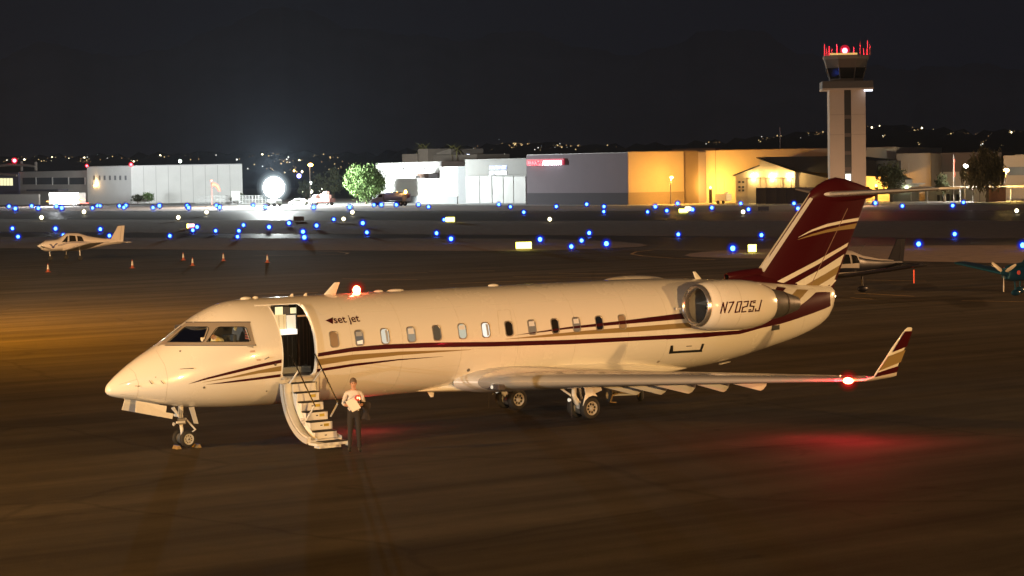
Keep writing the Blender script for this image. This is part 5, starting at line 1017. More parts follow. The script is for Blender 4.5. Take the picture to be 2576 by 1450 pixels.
for i, (px, py, c, s_) in enumerate(((752, 443, (.22, .2, 1), .95), (740, 430, (1, .5, .15), .45), (1166, 398, (1, .95, .75), .8), (1185, 400, (1, .95, .75), .9), (1205, 396.5, (1, .95, .7), .5), (1230, 397, (1, .97, .75), .9), (1250, 396, (1, .97, .75), 1.0), (1269, 394, (1, .97, .8), 1.1), (810, 481, (.95, 1, .85), 1.2), (765, 481.5, (1, 1, .7), .9), (783, 482, (1, 1, .7), .7), (781, 461, (.9, 1, 1), .7), (842, 475, (.7, .9, 1), .5), (901, 490, (1, .6, .3), .5), (453, 406, (.8, 1, .8), .7), (1103, 389, (.8, .85, 1), .8), (1115, 391, (.8, .85, 1), .6), (1178, 388, (.6, .7, 1), .6))):
    d = 900 if py < 430 or px < 1000 else 700; d = 620 if py > 455 else (900 if py > 396 else 1200); p = CAM+ray(px, py)*d
    t = thing('distant_lamp', DLAB[i], 'lamp', p, group='distant lamps beyond the hangars'); MB().ball((0, 0, 0), s_*d/900*.95, 8).build('lens', tl('far_lamp_%d' % i, c, 14), t, True); MB().tube([(0, 0, -max(1, p[2])), (0, 0, -s_*.5)], .08, 5).build('pole', DARK, t)
# ================================================================== AIRFIELD LIGHTS AND SIGNS
BLUE = [k1(*p) for p in ((87, 712), (148, 733), (307, 708), (370, 730), (545, 710), (597, 727), (895, 727), (942, 705), (968, 706), (1155, 708), (1217, 704), (1198, 722), (1480, 724), (1541, 706), (1812, 706), (1824, 724), (2094, 703), (2124, 720), (2448, 702), (120, 925), (175, 1005), (537, 928), (612, 990), (970, 933), (1058, 996), (1643, 997), (1906, 911), (1865, 942), (2086, 948), (2355, 893), (2311, 948), (2297, 1005))]
BLUE += [k2(*p) for p in ((225, 770), (650, 772), (966, 770), (1180, 751), (1244, 750), (1376, 750), (1571, 748), (1660, 768), (2277, 746), (2379, 767), (2497, 815), (258, 946), (433, 911), (556, 988), (568, 1037), (675, 933), (826, 878), (1081, 911), (1118, 993), (1730, 1000), (1857, 1050), (1796, 881))]
BLUE += [k3(*p) for p in ((440, 765), (708, 745), (860, 765), (858, 810), (1243, 812), (1311, 767), (1412, 802), (1507, 738), (1638, 792), (1808, 776), (2062, 738), (2130, 790), (2530, 738), (2565, 783), (298, 1055), (730, 998), (663, 1065), (573, 1118), (881, 1093), (1513, 1010), (1992, 1135), (2244, 1017))]
BLUE += [k4(*p) for p in ((1123, 650), (1333, 673), (1725, 670), (1808, 645), (1460, 970), (1740, 892), (2270, 980))]
WHT = [k1(402, 822), k1(812, 767), k1(1725, 822), k1(1998, 770), k2(990, 818), k2(913, 877), k3(383, 880), k3(2083, 815), k4(2222, 712)]
BL = glow('taxi_blue', (.03, .13, 1.0), 70); WL = glow('runway_white', (1, .92, .62), 26)
def proto(name, lens_m, rad, gm):
    t = thing(name, 'x', 'light'); MB().tube([(0, 0, 0), (0, 0, .24)], .035, 8).build('stem', mat('fixture_yellow', (.35, .27, .04), .6), t); MB().lathe((0, 0, .22), (0, 0, 1), [(0, .10), (.05, .11)], 10).build('collar', DARK, t)
    ln = MB().ball((0, 0, .27+rad), rad, 10, (1, 1, 1.08)).build('lens', lens_m, t, True); [MB().ball((0, 0, .27+rad), rad*k_, 14).build('halo_shell', m_, ln, True) for k_, m_ in gm]; return t
pb = proto('taxiway_light', BL, .185, [(1.55, halo('blue_halo', (.012, .08, 1.0), 1.1, .5)), (2.1, halo('blue_halo_mid', (.008, .045, 1.0), .6, .72)), (2.75, halo('blue_halo_outer', (.006, .035, 1.0), .4, .87))]); pw = proto('runway_light', WL, .22, [(1.35, halo('white_halo', (1, .9, .5), .5, .5)), (1.8, halo('white_halo_outer', (1, .85, .4), .25, .8))])  # nested shells build each light's halo as glowing geometry
def put(pr, first, px, py, label, group, scale=1.):
    o = pr if first else copy_tree(pr); b = G(px, py, .42*scale); o.location = (b[0], b[1], 0); o.scale = (scale,)*3; o['label'] = label; o['group'] = group
ORD = 'first second third fourth fifth sixth seventh eighth ninth tenth eleventh twelfth thirteenth fourteenth fifteenth sixteenth seventeenth eighteenth nineteenth'.split()
def ordinal(i, n):
    if i == 0: return 'leftmost'
    if i == n-1: return 'rightmost'
    if i < 19: return ORD[i]+' from the left'
    if n-1-i < 19: return ORD[n-1-i]+' from the right'
    k = i+1; return {2: 'twenty-', 3: 'thirty-', 4: 'forty-'}[k//10]+ORD[k % 10-1]+' from the left' if k % 10 else {2: 'twentieth', 3: 'thirtieth', 4: 'fortieth'}[k//10]+' from the left'
rows_ = [('blue taxiway light beyond the runway at the hangar row', [p for p in BLUE if p[1] < 535]), ('blue taxiway light in the gravel infield this side of the runway', [p for p in BLUE if 535 <= p[1] < 588]), ('blue taxiway light in the nearest row by the gravel islands', [p for p in BLUE if p[1] >= 588])]
first = True
for lab, pts in rows_:
    pts = sorted(pts)
    for i, (x, y) in enumerate(pts):
        d = np.hypot(*(G(x, y, .4)-CAM)[:2]); put(pb, first, x, y, lab+', '+ordinal(i, len(pts)), 'blue taxiway edge lights', np.clip(d/300, .8, 1.5)*(1.12 if y > 560 else 1.0)*rng.uniform(.85, 1.12)); first = False
first = True
for lab, pts in (('warm white runway light of the near runway edge', [p for p in WHT if p[1] > 545]), ('warm white runway light of the far runway edge', [p for p in WHT if p[1] <= 545])):
    pts = sorted(pts)
    for i, (x, y) in enumerate(pts):
        d = np.hypot(*(G(x, y, .4)-CAM)[:2]); put(pw, first, x, y, lab+', '+ordinal(i, len(pts)), 'white runway edge lights', np.clip(d/300, .9, 1.5)); first = False
YS_ = glow('sign_yellow_lit', (1, .93, .12), 9)
for i, (c, w, h, lab) in enumerate(((k2(1850, 880), 22, 11, 'small yellow taxiway sign beside a blue light, mid field'), (k2(2497, 1112), 39, 16, 'large glowing yellow taxiway sign on the gravel island'), (k3(1555, 802), 20, 9, 'yellow taxiway sign with a white neighbour near the runway'), (k3(1600, 785), 15, 9, 'pale yellow sign just right of another sign near the runway'), (k3(2163, 1138), 20, 18, 'square glowing yellow sign left of the tail fin'), (k1(1845, 902), 18, 9.5, 'red and white runway sign with yellow edge, left field'))):
    b = G(c[0], c[1]+h/2+1.5); d = np.hypot(*(b-CAM)[:2]); w_, h_ = w*d/FPX, h*d/FPX; yw = math.atan2((b-CAM)[1], (b-CAM)[0])-math.pi/2
    t = thing('taxiway_sign', lab, 'sign', b, yw, 'lit airfield signs'); z0 = .12
    MB().box(-w_/2, w_/2, -.09, .09, z0, z0+h_).build('panel', YS_ if i != 5 else glow('sign_redwhite', (1, .55, .60), 6), t, bevel=.02)
    if i == 3: t.children[0].data.materials[0] = glow('sign_pale', (1, .98, .7), 9)
    if i == 5: MB().box(-w_/2-.02, -w_/2+w_*.16, -.1, .1, z0-.01, z0+h_+.01).build('location_panel', YS_, t); MB().box(-w_/2+w_*.2, w_/2, -.1, -.091, z0, z0+h_*.3).build('red_band', glow('sign_red_band', (1, .1, .1), 4), t)
    for s_ in (-1, 1): MB().box(s_*w_*.4-.03, s_*w_*.4+.03, -.03, .03, 0, z0).build('leg', DARK, t)
    l = lamp('sign_light', 'POINT', (0, -.5, z0+h_*.3), 12 if i in (1, 4) else 5, (1, .9, .2), .1); l.parent = t
for i, (c, lab) in enumerate(((k2(520, 880), 'unlit dark sign panel in the infield, left of centre'), (k3(2262, 790), 'unlit dark sign panel beyond the runway near the jet tail'))):
    b = G(c[0], c[1]+5); d = np.hypot(*(b-CAM)[:2]); t = thing('unlit_sign', lab, 'sign', b, ang, 'unlit sign backs'); MB().box(-20*d/FPX/1.5, 20*d/FPX/1.5, -.08, .08, .12, .75).build('panel', mat('sign_backing', (.05, .05, .08), .6), t); MB().box(-.3, -.22, -.04, .04, 0, .12).build('leg', DARK, t); MB().box(.22, .3, -.04, .04, 0, .12).build('leg', DARK, t)
# ================================================================== TRAFFIC CONES
CO = mat('cone_orange', (.34, .065, .025), .6); CWH = mat('cone_white', (.62, .58, .52), .5)
for i, (px, py, lab) in enumerate(((121, 685, 'traffic cone in front of the white propeller plane nose, leftmost'), (333, 675, 'traffic cone standing alone right of the propeller plane tail'), (461, 655, 'traffic cone farther back of a close pair'), (484.5, 669, 'traffic cone nearer of a close pair'), (562, 657, 'traffic cone between the pair and the rightmost cone'), (672.5, 661, 'rightmost traffic cone below the floodlight'))):
    t = thing('traffic_cone', lab, 'cone', G(px, py), group='traffic cones on the apron'); t.scale = (.8, .8, .88); MB().box(-.19, .19, -.19, .19, 0, .035).build('base', CO, t); MB().lathe((0, 0, .035), (0, 0, 1), [(0, .13), (.2, .10)], 16, (True, False)).build('lower_cone', CO, t, True); MB().lathe((0, 0, .235), (0, 0, 1), [(0, .10), (.34, .05)], 16, (False, False)).build('reflective_band', CWH, t, True); MB().lathe((0, 0, .575), (0, 0, 1), [(0, .05), (.11, .028)], 16, (False, True)).build('tip', CO, t, True)
# ================================================================== SMALL AEROPLANES
def light_plane(name, label, loc, rz, body, fin_m, span=5.2, tt=False, spats=False, low=True, glassm=PANEDARK, prop_m=DARK, blades=2, dims=None, accent=None):
    """nose at -x, tail at +x; origin on the ground under the main wheels"""
    t = thing(name, label, 'airplane', loc, rz, 'parked propeller planes')
    st_ = dims or [(-2.45, 1.16, .30, .27), (-2.2, 1.17, .46, .40), (-1.15, 1.22, .55, .47), (-1.0, 1.24, .55, .49), (-.5, 1.42, .57, .71), (-.2, 1.44, .57, .74), (.6, 1.43, .56, .73), (1.4, 1.36, .42, .53), (2.6, 1.34, .25, .33), (3.6, 1.36, .13, .21), (4.4, 1.36, .04, .12)]
    f = MB(); f.loft([[(x, w*math.copysign(abs(math.cos(q*math.pi/12))**.75, math.cos(q*math.pi/12)), z+h*math.copysign(abs(math.sin(q*math.pi/12))**.85, math.sin(q*math.pi/12))) for q in range(24)] for x, z, w, h in st_]); fo = f.build('fuselage', body, t, 50)
    def fz(x): return np.interp(x, [s[0] for s in st_], [s[1] for s in st_]), np.interp(x, [s[0] for s in st_], [s[2] for s in st_]), np.interp(x, [s[0] for s in st_], [s[3] for s in st_])
    def side(x, zf, o=.01): z, w, h = fz(x); return (x, -(w*max(0, 1-abs(zf)**2.35)**.375+o), z+h*zf)
    for quad in ([(-.98, .42), (-.52, .08), (-.42, .78), (-.55, .72)], [(-.36, .06), (.24, .06), (.20, .70), (-.30, .76)], [(.36, .06), (.92, .12), (.76, .64), (.34, .70)]):
        for sg in (-1, 1):
            gw = grid_on(lambda x, y: (lambda p: (p[0], sg*-p[1], p[2]))(side(x, y, .012)), [quad[3], quad[2]], [quad[0], quad[1]], 6, 6); gw.build('window', glassm, fo, fix=False)
    zw = .88
    for sg in (-1, 1):
        MB().loft([[(xl+u*c, sg*y, z+v*c) for u, v in foil(tk)] for y, xl, c, z, tk in ((.3, -.85, 1.9, zw-.06, .13), (span*.35, -.68, 1.75, zw+.14, .13), (span*.97, -.45, 1.35, zw+.58, .11), (span, -.30, 1.0, zw+.61, .05))]).build('wing', body if accent is None else accent, t, 50)
        MB().loft([[(xl+u*c, sg*y, 1.34+v*c) for u, v in foil(.09, camber=0)] for y, xl, c in ((.05, 3.75, .85), (1.75, 3.95, .6))]).build('tailplane', body if accent is None else accent, t, 50)
        lg = MB().tube([(.15, sg*1.5, .85), (.15, sg*1.55, .3)], .045, 8).build('main_leg', GW if not spats else accent or body, t, True)
        (MB().ball((.15, sg*1.55, .20), .2, 12, (1.9, .55, .9)).build('wheel_spat', accent or body, t, True) if spats else MB().lathe((.15, sg*1.55, .19), (0, sg, 0), [(-.07, .07), (-.07, .17), (-.03, .19), (.03, .19), (.07, .17), (.07, .07)], 18).build('wheel', RUBBER, t, True))
    (MB().ball((-1.75, 0, .20), .18, 12, (1.9, .55, .9)).build('wheel_spat', accent or body, t, True) if spats else MB().lathe((-1.75, 0, .19), (0, 1, 0), [(-.06, .07), (-.06, .17), (-.03, .19), (.03, .19), (.06, .17), (.06, .07)], 18).build('wheel', RUBBER, t, True))
    MB().tube([(-1.75, 0, .2), (-1.85, 0, .9)], .045, 8).build('nose_leg', GW if not spats else accent or body, t, True)
    fp_ = [(2.95, 1.42), (3.45, 1.62), (4.05, 2.62), (4.62, 2.66), (4.45, 1.35), (4.2, 1.2)]
    fi = MB().loft([[(x, -.05, z) for x, z in fp_], [(x, .05, z) for x, z in fp_]]).build('fin', fin_m, t)
    MB().tube([(4.18, -.055, 1.4), (4.34, -.052, 2.6)], .008, 4).build('rudder_gap', DARK, fi)
    MB().lathe((-2.45, 0, 1.2), (-1, 0, 0), [(0, .19), (.18, .15), (.36, .03)], 16).build('spinner', WHITE if prop_m is DARK else prop_m, t, True)
    for k in range(blades):
        a = k*2*math.pi/blades+(.12 if blades == 2 else .55); u = np.array((0, math.cos(a), math.sin(a))); w = np.array((0, -math.sin(a), math.cos(a))); mb = MB(); rr = []
        for s_, c, tw_ in ((.12, .05, .9), (.35, .085, .6), (.7, .075, .35), (.93, .045, .25)): p = np.array((-2.58, 0, 1.2))+u*s_; e = w*c*math.cos(tw_)+np.array((1, 0, 0))*c*math.sin(tw_); nn = np.cross(u, e/np.linalg.norm(e))*.012; rr.append([p-e, p+nn, p+e, p-nn])
        mb.loft(rr).build('propeller_blade', mat('blade_grey', (.35, .33, .3), .4) if blades > 2 else DARK, t)
    MB().tube([(1.3, 0, 1.95), (1.75, 0, 2.45)], .012, 5).build('whip_antenna', DARK, t)
    return t, fo, side
wp = mat('plane_white', (.66, .60, .54), .35, coat=.4)
t, fo, side = light_plane('propeller_plane', 'white low wing propeller plane parked at left with blue stripes', (54.5, 120.0, 0), R(-4), wp, wp, 5.0)
BS = mat('plane_blue_stripe', (.06, .06, .16), .4)
for z0, z1 in ((.06, .12), (-.08, -.02)):
    vs = []; xs_ = np.linspace(-1.3, 3.2, 30)
    for x in xs_: vs += [side(x, z0, .006), side(x, z1, .006)]
    MB().add(vs, [(2*i, 2*i+1, 2*i+3, 2*i+2) for i in range(29)]).build('stripe', BS, fo, fix=False)
MB().add([side(-2.0, .35, .012), side(-1.85, .40, .012), side(-1.70, -.1, .012), side(-1.45, .42, .012), side(-1.28, .38, .012), side(-1.62, -.42, .012), side(-1.74, -.42, .012)], [(0, 1, 2, 6), (2, 3, 4, 5), (2, 5, 6)]).build('chevron_mark', BS, fo, fix=False)
NAVYP = mat('plane_black_gloss', (.010, .010, .020), .35, coat=.2, spec=.3)
t, fo, side = light_plane('sleek_propeller_plane', 'black and white propeller plane parked behind the jet tail', (59.75, 37.0, 0), R(-2), wp, NAVYP, 5.7, spats=True, accent=NAVYP)
for a, b in ((.9, 4.38),):
    vs = []
    for x in np.linspace(a, b, 24): vs += [side(x, z, .012) for z in (.97, .6, .25, -.1, -.5, -.9)]
    MB().add(vs, [(i*6+j, i*6+j+1, i*6+j+7, i*6+j+6) for i in range(23) for j in range(5)]).build('dark_rear_paint', NAVYP, fo, True, fix=False)
    vs = []
    for x in np.linspace(-2.2, .9, 24): vs += [side(x, z, .012) for z in (-.15-.12*(x+2.2)/3.1, -.5, -.93)]
    MB().add(vs, [(i*3+j, i*3+j+1, i*3+j+4, i*3+j+3) for i in range(23) for j in range(2)]).build('dark_belly_paint', NAVYP, fo, True, fix=False)
MB().box(-.02, .02, -.09, .03, 0, -.0001); rib = MB().box(.0, .03, -5.52, -5.46, .62, 1.3).build('wing_streamer', mat('streamer_red_lit', (.75, .10, .07), .7, emit=(1, .1, .05), estr=.06), t)  # faint red glow put into the streamer cloth
TEAL = mat('plane_teal', (.008, .05, .10), .2, coat=.7)
t, fo, side = light_plane('teal_propeller_plane', 'teal propeller plane with three blade propeller cut by the right edge', tuple(G(2521, 688, 1.2)*np.array((1, 1, 0))+np.array((2.8, 0, 0))), R(-2), TEAL, TEAL, 5.7, spats=True, accent=TEAL, prop_m=TEAL, blades=3)
MB().lathe(side(-2.05, .1, .0), (0, -1, 0), [(0, .11), (.02, .11)], 14).build('intake_cover', mat('cover_red', (.7, .05, .04), .6), fo)
# ================================================================== VEHICLES ON THE FAR SIDE
def vwheel(parent, x, y, r=.48, w=.28):
    ty = MB().lathe((x, y, r), (0, -1, 0), [(-w/2, r*.5), (-w/2, r*.92), (-w*.3, r), (w*.3, r), (w/2, r*.92), (w/2, r*.5)], 20).build('wheel', RUBBER, parent, True); MB().lathe((x, y, r), (0, -1, 0), [(w*.4, r*.52), (w*.52, r*.3), (w*.52, .02)], 14).build('rim', RIM, ty, True)
rv = R(-80)     # vehicles stand along the hangar row, broadside to us
tk = thing('fuel_truck', 'pale blue fuel tanker truck with an amber beacon', 'truck', G(985, 518.5), R(-62))
TKB = mat('tanker_blue', (.30, .30, .50), .4, coat=.3)
MB().loft([[(x, .95*math.cos(q*math.pi/10)*s_, 1.85+.78*math.sin(q*math.pi/10)*s_) for q in range(20)] for x, s_ in ((-1.2, .9), (-1.1, 1), (2.9, 1), (3.0, .9))]).build('tank', TKB, tk, 40)
MB().box(-1.2, 3.6, -.6, .6, .75, 1.0).build('chassis', DARK, tk); MB().box(-1.1, 2.95, -.5, .5, 2.55, 2.68).build('walkway', DARK, tk)
MB().loft([[(x, y, z) for x, z in ((-1.35, .7), (-1.35, 2.45), (-1.75, 2.5), (-2.35, 2.35), (-2.75, 1.65), (-3.9, 1.45), (-4.05, .7))] for y in (-1.0, 1.0)]).build('cab', mat('cab_grey', (.25, .24, .30), .4, coat=.3), tk)
MB().loft([[(x, y, z) for x, z in ((-1.55, 1.75), (-1.55, 2.3), (-2.2, 2.2), (-2.5, 1.75))] for y in (-1.012, -1.004)]).build('side_window', PANEDARK, tk)
MB().box(3.0, 3.9, -.95, .95, .9, 2.4).build('pump_cabinet', mat('pump_grey', (.35, .32, .36), .5), tk, bevel=.05); MB().lathe((3.95, -.6, 1.9), (0, 1, 0), [(0, .1), (0, .38), (.5, .38), (.5, .1)], 16).build('hose_reel', mat('reel', (.15, .05, .10), .6), tk)
for x in (-3.2, 1.6, 2.6):
    for y in (-.85, .85): vwheel(tk, x, y)
for x, s_ in ((3.4, .34), (.2, .16), (1.5, .15)): MB().ball((x, -.3, 2.55+s_ if x < 3 else 2.75), s_, 10, (.8, .8, 1.1)).build('amber_beacon', glow('amber_hot' if s_ > .2 else 'amber', (1, .45, .06), 45 if s_ > .2 else 5), tk, True)
l = lamp('amber_lamp', 'POINT', (3.4, -1.2, 3.2), 300, (1, .5, .1), .3); l.parent = tk; MB().ball((-4.08, -.8, 1.05), .13, 8).build('headlamp', mat('headlamp_off', (.7, .7, .7), .2), tk, True)
bs = thing('streak_bus', 'glaring white light streak built as a shuttle bus before the beige terminal', 'bus', G(170, 519), R(-66))  # bus is made up; its glowing side stands in for a light streak
MB().box(-4.6, 4.6, -1.2, 1.2, .45, 3.1).build('body', WHITE, bs, bevel=.12)
for k in range(6): MB().box(-4.4+k*1.48, -3.02+k*1.48, -1.225, -1.203, 1.1, 2.95).build('lit_window', glow('bus_glare', (.95, 1, 1), 16), bs)  # made-up windows glow as part of the light streak
MB().box(-4.5, 4.5, -1.235, -1.205, .62, 1.02).build('glare_skirt', glow('skirt_glare', (1, .99, .95), 5), bs); MB().box(-5.5, -4.62, -1.1, -.6, 1.05, 1.25).build('amber_streak', glow('amber', (1, .45, .06), 5), bs); MB().box(4.62, 5.9, -1.1, -.7, 1.35, 1.6).build('amber_streak', MT['amber'], bs); MB().box(4.62, 7.0, -1.0, -.6, .6, .72).build('tail_streak', glow('tail_red', (1, .08, .05), 6), bs); MB().box(4.6, 7.1, -.9, .9, .45, .58).build('rear_platform', DARK, bs)  # glowing skirt and long bars imitate the vehicle's light trails
for x in (-3.2, 3.0):
    for y in (-1.05, 1.05): vwheel(bs, x, y)
l = lamp('bus_light', 'POINT', (-.5, -3.2, 3.4), 30000, (.95, .98, 1), .8); l.parent = bs  # lamp added to throw the streak's light on terminal and wall
ft_ = thing('floodlight_trailer', 'glaring white floodlight on a trailer in the gap between hangars', 'floodlight', G(690, 519.5), R(-70))
MB().box(-1.4, 1.4, -.8, .8, .5, 1.3).build('body', mat('trailer_white', (.6, .6, .58), .5), ft_, bevel=.06); MB().tube([(0, 0, 1.3), (0, 0, 2.2)], .12, 8).build('mast', GREYP, ft_); bl_ = MB().ball((0, 0, 3.9), 2.2, 24).build('glare_ball', glow('flood_white', (.90, 1.0, .98), 120), ft_, True); MB().ball((0, 0, 3.9), 2.7, 24).build('glare_shell', halo('glare_skin', (.85, .97, 1), .9, .62), bl_, True); [MB().ball((0, 0, 3.9), r_, 24).build('glare_shell', halo('glare_skin_%d' % k_, (.75, .92, 1), .5, c_), bl_, True) for k_, (r_, c_) in enumerate(((3.15, .84), (3.6, .92)))]  # oversized ball and see-through shells made up for the floodlight's glare
for x in (-.8, .8):
    for y in (-.8, .8): vwheel(ft_, x, y, .36, .2)
MB().tube([(-1.4, 0, .6), (-2.4, 0, .4)], .05, 6).build('drawbar', DARK, ft_)
l = lamp('flood_lamp', 'POINT', (0, -.3, 7.8), 265000, (.93, 1.0, .98), 1.0); l.parent = ft_
rtk = thing('service_truck', 'small service truck with pinkish work lights right of the floodlight', 'truck', G(815, 518), R(-66))
MB().box(-1.2, 2.2, -1.0, 1.0, .7, 1.5).build('bed', mat('service_red', (.5, .2, .17), .5), rtk, bevel=.05); MB().loft([[(x, y, z) for x, z in ((-1.25, .6), (-1.25, 2.3), (-2.0, 2.3), (-2.5, 1.5), (-3.2, 1.4), (-3.3, .6))] for y in (-.95, .95)]).build('cab', mat('service_white', (.7, .62, .6), .4), rtk)
for q in ((-.2, 2.0, .7), (.6, 2.6, .55), (1.1, 1.9, .6)): MB().box(q[0]-.5, q[0]+.5, -.5, .5, q[1]-q[2]*.6, q[1]+q[2]*.6).build('glow_crate', mat('pink_glow', (.75, .5, .45), .6, emit=(1, .6, .5), estr=.8), rtk, bevel=.12)  # glow put into the crates stands in for the truck's pinkish light
for x in (-2.5, 1.4):
    for y in (-.85, .85): vwheel(rtk, x, y, .4, .24)
cq = thing('parked_car', 'white parked car right of the floodlight trailer', 'car', G(752, 517.3), R(-66)); MB().loft([[(x, y*(1 if z < .8 else .85), z) for x, z in ((-2.1, .35), (-2.1, .75), (-1.2, .9), (-.6, 1.4), (1.0, 1.4), (1.7, .95), (2.1, .85), (2.1, .35))] for y in (-.85, .85)]).build('body', WHITE, cq, bevel=.03); MB().box(-.7, 1.1, -.87, -.80, .95, 1.3).build('window', PANEDARK, cq)
for x in (-1.3, 1.3):
    for y in (-.8, .8): vwheel(cq, x, y, .32, .2)
# ================================================================== PEOPLE
def body_mesh(J, E, mats, pick, sub=2):
    me = bpy.data.meshes.new('body'); idx = {k: i for i, k in enumerate(J)}; me.from_pydata([J[k][0] for k in J], [(idx[a], idx[b]) for a, b in E], []); o = bpy.data.objects.new('tmpbody', me); COL.objects.link(o)
    md = o.modifiers.new('s', 'SKIN'); md.use_smooth_shade = True
    for k, i in idx.items(): r = J[k][1]; me.skin_vertices[0].data[i].radius = r if isinstance(r, tuple) else (r, r)
    me.skin_vertices[0].data[0].use_root = True; s_ = o.modifiers.new('u', 'SUBSURF'); s_.levels = sub; s_.render_levels = sub
    dg = bpy.context.evaluated_depsgraph_get(); dg.update(); m2 = bpy.data.meshes.new_from_object(o.evaluated_get(dg)); bpy.data.objects.remove(o); m2.materials.clear()
    for m in mats: m2.materials.append(m)
    for p in m2.polygons: p.material_index = pick(p.center); p.use_smooth = True
    return m2
SHIRT = mat('white_shirt', (.62, .58, .54), .8, var=.08, vscale=6); TROU = mat('dark_trousers', (.022, .018, .018), .85); SHOE = mat('black_shoe', (.015, .013, .012), .35); HAIR = mat('grey_brown_hair', (.12, .085, .06), .8)
J = {'pel': ((0, 0, .96), (.15, .115)), 'wai': ((0, 0, 1.08), (.145, .11)), 'che': ((0, .0, 1.28), (.165, .115)), 'uch': ((0, .01, 1.42), (.13, .09)), 'nec': ((0, .0, 1.51), .052), 'jaw': ((0, -.015, 1.58), (.062, .072)), 'hed': ((0, -.005, 1.66), (.074, .088)), 'top': ((0, .005, 1.725), (.055, .065))}
E = [('pel', 'wai'), ('wai', 'che'), ('che', 'uch'), ('uch', 'nec'), ('nec', 'jaw'), ('jaw', 'hed'), ('hed', 'top')]
for s_, n_ in ((-1, 'a'), (1, 'b')):
    J.update({'sh'+n_: ((s_*.175, .01, 1.41), .062), 'el'+n_: ((s_*.25, .03, 1.15), .046), 'wr'+n_: ((s_*.13, -.21, 1.13), .030), 'pm'+n_: ((s_*.085, -.275, 1.14), (.034, .020)), 'hi'+n_: ((s_*.085, 0, .88), .092), 'kn'+n_: ((s_*.10, -.015, .50), .064), 'an'+n_: ((s_*.115, .02, .10), .045), 'to'+n_: ((s_*.13, -.15, .042), (.045, .034))})
    E += [('uch', 'sh'+n_), ('sh'+n_, 'el'+n_), ('el'+n_, 'wr'+n_), ('wr'+n_, 'pm'+n_), ('pel', 'hi'+n_), ('hi'+n_, 'kn'+n_), ('kn'+n_, 'an'+n_), ('an'+n_, 'to'+n_)]
    for k in range(4):
        b = np.array((s_*(.085-.016*k*.6), -.30-.004*k, 1.165-.020*k)); J['f%s%d' % (n_, k)] = (tuple(b), .009); J['g%s%d' % (n_, k)] = (tuple(b+np.array((-s_*.03, -.03+.004*k, -.005))), .008); J['h%s%d' % (n_, k)] = (tuple(b+np.array((-s_*.052, -.025, -.012))), .007); E += [('pm'+n_, 'f%s%d' % (n_, k)), ('f%s%d' % (n_, k), 'g%s%d' % (n_, k)), ('g%s%d' % (n_, k), 'h%s%d' % (n_, k))]
    J['t'+n_] = ((s_*.06, -.255, 1.175), .011); J['u'+n_] = ((s_*.035, -.285, 1.185), .009); E += [('wr'+n_, 't'+n_), ('t'+n_, 'u'+n_)]
def pick(c):
    if c.z < .075 or (c.z < .10 and c.y < -.02): return 3
    if c.z < 1.02 and abs(c.x) < .23: return 2
    if c.z > 1.475: return 0
    if abs(c.x) > .1 and c.y < -.09 and c.z < 1.25: return 0
    if c.y < -.13: return 0
    return 1
per = thing('person', 'person in white shirt and dark trousers holding papers beside the stairs', 'person', (4.64, -3.72, 0), R(-28))
link('body', body_mesh(J, E, [SKIN, SHIRT, TROU, SHOE], pick), None, per)
MB().ball((0, .022, 1.685), .098, 14, (.86, 1.02, .98)).build('hair', HAIR, per, True)
for s_ in (-1, 1): MB().ball((s_*.03, -.078, 1.655), .011, 8).build('eye', BLACK, per, True); MB().ball((s_*.074, .0, 1.64), .022, 8, (.5, .8, 1.3)).build('ear', SKIN, per, True)
MB().loft([[(-.012, -.075, 1.65), (.012, -.075, 1.65), (0, -.085, 1.655)], [(-.016, -.082, 1.612), (.016, -.082, 1.612), (0, -.112, 1.618)]]).build('nose', SKIN, per, True); MB().box(-.025, .025, -.083, -.077, 1.575, 1.583).build('mouth', mat('lips', (.30, .12, .10), .6), per)
pp = thing('paper_sheets', 'white paper sheets held in both hands by the person', 'papers', (4.64, -3.72, 0), R(-28)); MB().box(-.13, .10, -.012, .012, -.16, .16, Matrix.Translation((-.02, -.335, 1.17)) @ Matrix.Rotation(R(-35), 4, 'X') @ Matrix.Rotation(R(-28), 4, 'Y')).build('sheet', mat('paper_bright', (.8, .76, .68), .7), pp)
jk = thing('dark_jacket', 'dark jacket hanging over the arm of the person', 'jacket', (4.64, -3.72, 0), R(-28)); rr = []
for i, z in enumerate(np.linspace(1.19, .78, 7)): w = .10+.03*math.sin(i*1.3); rr.append([(.28+w*.9*math.cos(q*math.pi/5)+.012*math.sin(q*2+i), .0+w*1.3*math.sin(q*math.pi/5), z+.02*math.cos(q)) for q in range(10)])
MB().loft(rr).build('cloth', mat('jacket_cloth', (.02, .016, .018), .9), jk, True)
tc = thing('red_gleam', 'small added red torch at the person chest, standing in for the belly beacon', 'torch', (4.64, -3.72, 0), R(-28)); MB().tube([(.10, -.25, 1.20), (.08, -.30, 1.30)], .018, 10).build('handle', DARK, tc, True); MB().ball((.078, -.315, 1.325), .030, 12).build('lens', glow('gleam_red', (1, .25, .12), 9), tc, True); MB().ball((.078, -.315, 1.325), .075, 12).build('halo_shell', halo('gleam_halo', (1, .03, .012), .9, .5), tc.children[1], True)  # made-up light in place of the belly beacon hidden behind the person
l = lamp('torch_lamp', 'POINT', (.07, -.42, 1.36), .35, (1, .08, .04), .03); l.parent = tc  # added lamp for the red gleam that stands in for the belly beacon
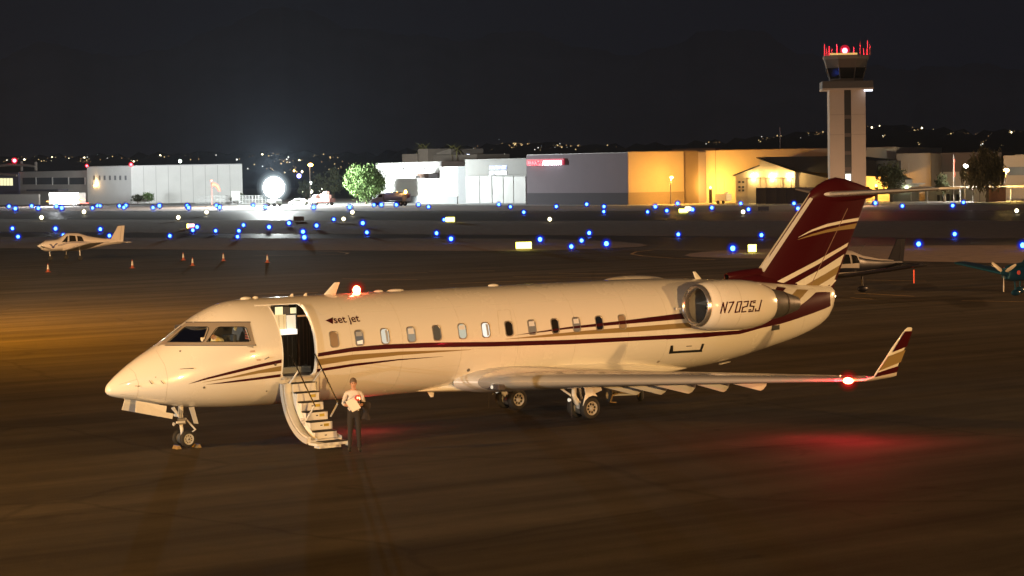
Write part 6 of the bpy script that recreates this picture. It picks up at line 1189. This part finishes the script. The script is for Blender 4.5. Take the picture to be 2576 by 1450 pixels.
# pilot in the left seat, bowed over the controls
J = {'pel': ((0, 0, .0), (.16, .13)), 'wai': ((-.02, 0, .15), (.15, .12)), 'che': ((-.07, 0, .35), (.14, .18)), 'uch': ((-.14, 0, .47), (.10, .15)), 'nec': ((-.20, 0, .53), .055), 'jaw': ((-.265, 0, .545), (.068, .062)), 'hed': ((-.315, 0, .575), (.085, .075)), 'top': ((-.35, 0, .62), (.06, .055))}
E = [('pel', 'wai'), ('wai', 'che'), ('che', 'uch'), ('uch', 'nec'), ('nec', 'jaw'), ('jaw', 'hed'), ('hed', 'top')]
for s_, n_ in ((-1, 'a'), (1, 'b')):
    J.update({'sh'+n_: ((-.13, s_*.17, .45), .066), 'el'+n_: ((-.22, s_*.22, .20), .048), 'wr'+n_: ((-.42, s_*.14, .18), .03), 'pm'+n_: ((-.50, s_*.12, .19), (.02, .034)), 'hi'+n_: ((-.05, s_*.09, -.02), .10), 'kn'+n_: ((-.42, s_*.11, .02), .068)})
    E += [('uch', 'sh'+n_), ('sh'+n_, 'el'+n_), ('el'+n_, 'wr'+n_), ('wr'+n_, 'pm'+n_), ('pel', 'hi'+n_), ('hi'+n_, 'kn'+n_)]
    for k in range(4): J['f%s%d' % (n_, k)] = ((-.545, s_*(.145-.018*k), .195), .009); J['g%s%d' % (n_, k)] = ((-.565, s_*(.145-.018*k), .17), .008); E += [('pm'+n_, 'f%s%d' % (n_, k)), ('f%s%d' % (n_, k), 'g%s%d' % (n_, k))]
    J['t'+n_] = ((-.50, s_*.085, .20), .011); J['u'+n_] = ((-.53, s_*.07, .19), .009); E += [('pm'+n_, 't'+n_), ('t'+n_, 'u'+n_)]
def pick2(c):
    if c.x < -.19 and c.z > .47 or c.x < -.40 and c.z > .1: return 0
    if c.z < .06: return 2
    return 1
pil = thing('person', 'pilot in white shirt bowing his head in the cockpit window', 'person', (2.86, -.55, 2.17)); link('body', body_mesh(J, E, [SKIN, mat('pilot_shirt', (.72, .66, .42), .8), TROU], pick2), None, pil)
MB().ball((-.30, 0, .60), .075, 12, (1.0, .98, .8)).build('hair', mat('hair_short', (.34, .22, .16), .8), pil, True)
for s_ in (-1, 1): MB().ball((-.27, s_*.077, .57), .02, 8, (.8, .5, 1.3)).build('ear', SKIN, pil, True); MB().ball((-.388, s_*.03, .57), .01, 8).build('eye', BLACK, pil, True)
MB().ball((-.405, 0, .545), .016, 8).build('nose', SKIN, pil, True)
for s_ in (-1, 1): MB().box(-.18, -.06, s_*.17-.03, s_*.17+.03, .515, .522).build('epaulette', BLACK, pil)
# ================================================================== HAZE ADDED FOR LAMP GLOW
hz = bpy.data.materials.new('glow_haze'); hz.use_nodes = True; nt = hz.node_tree; nt.nodes.clear(); o_ = nt.nodes.new('ShaderNodeOutputMaterial'); v_ = nt.nodes.new('ShaderNodeVolumePrincipled')
v_.inputs['Color'].default_value = (.62, .78, 1, 1); v_.inputs['Density'].default_value = .00005; nt.links.new(v_.outputs[0], o_.inputs['Volume'])  # thin scatter added so big lamps glow; blue tint offsets their orange
setp(MB().box(-9000, 15000, -12000, 15000, -8, 1400).build('added_haze', hz), kind='stuff')
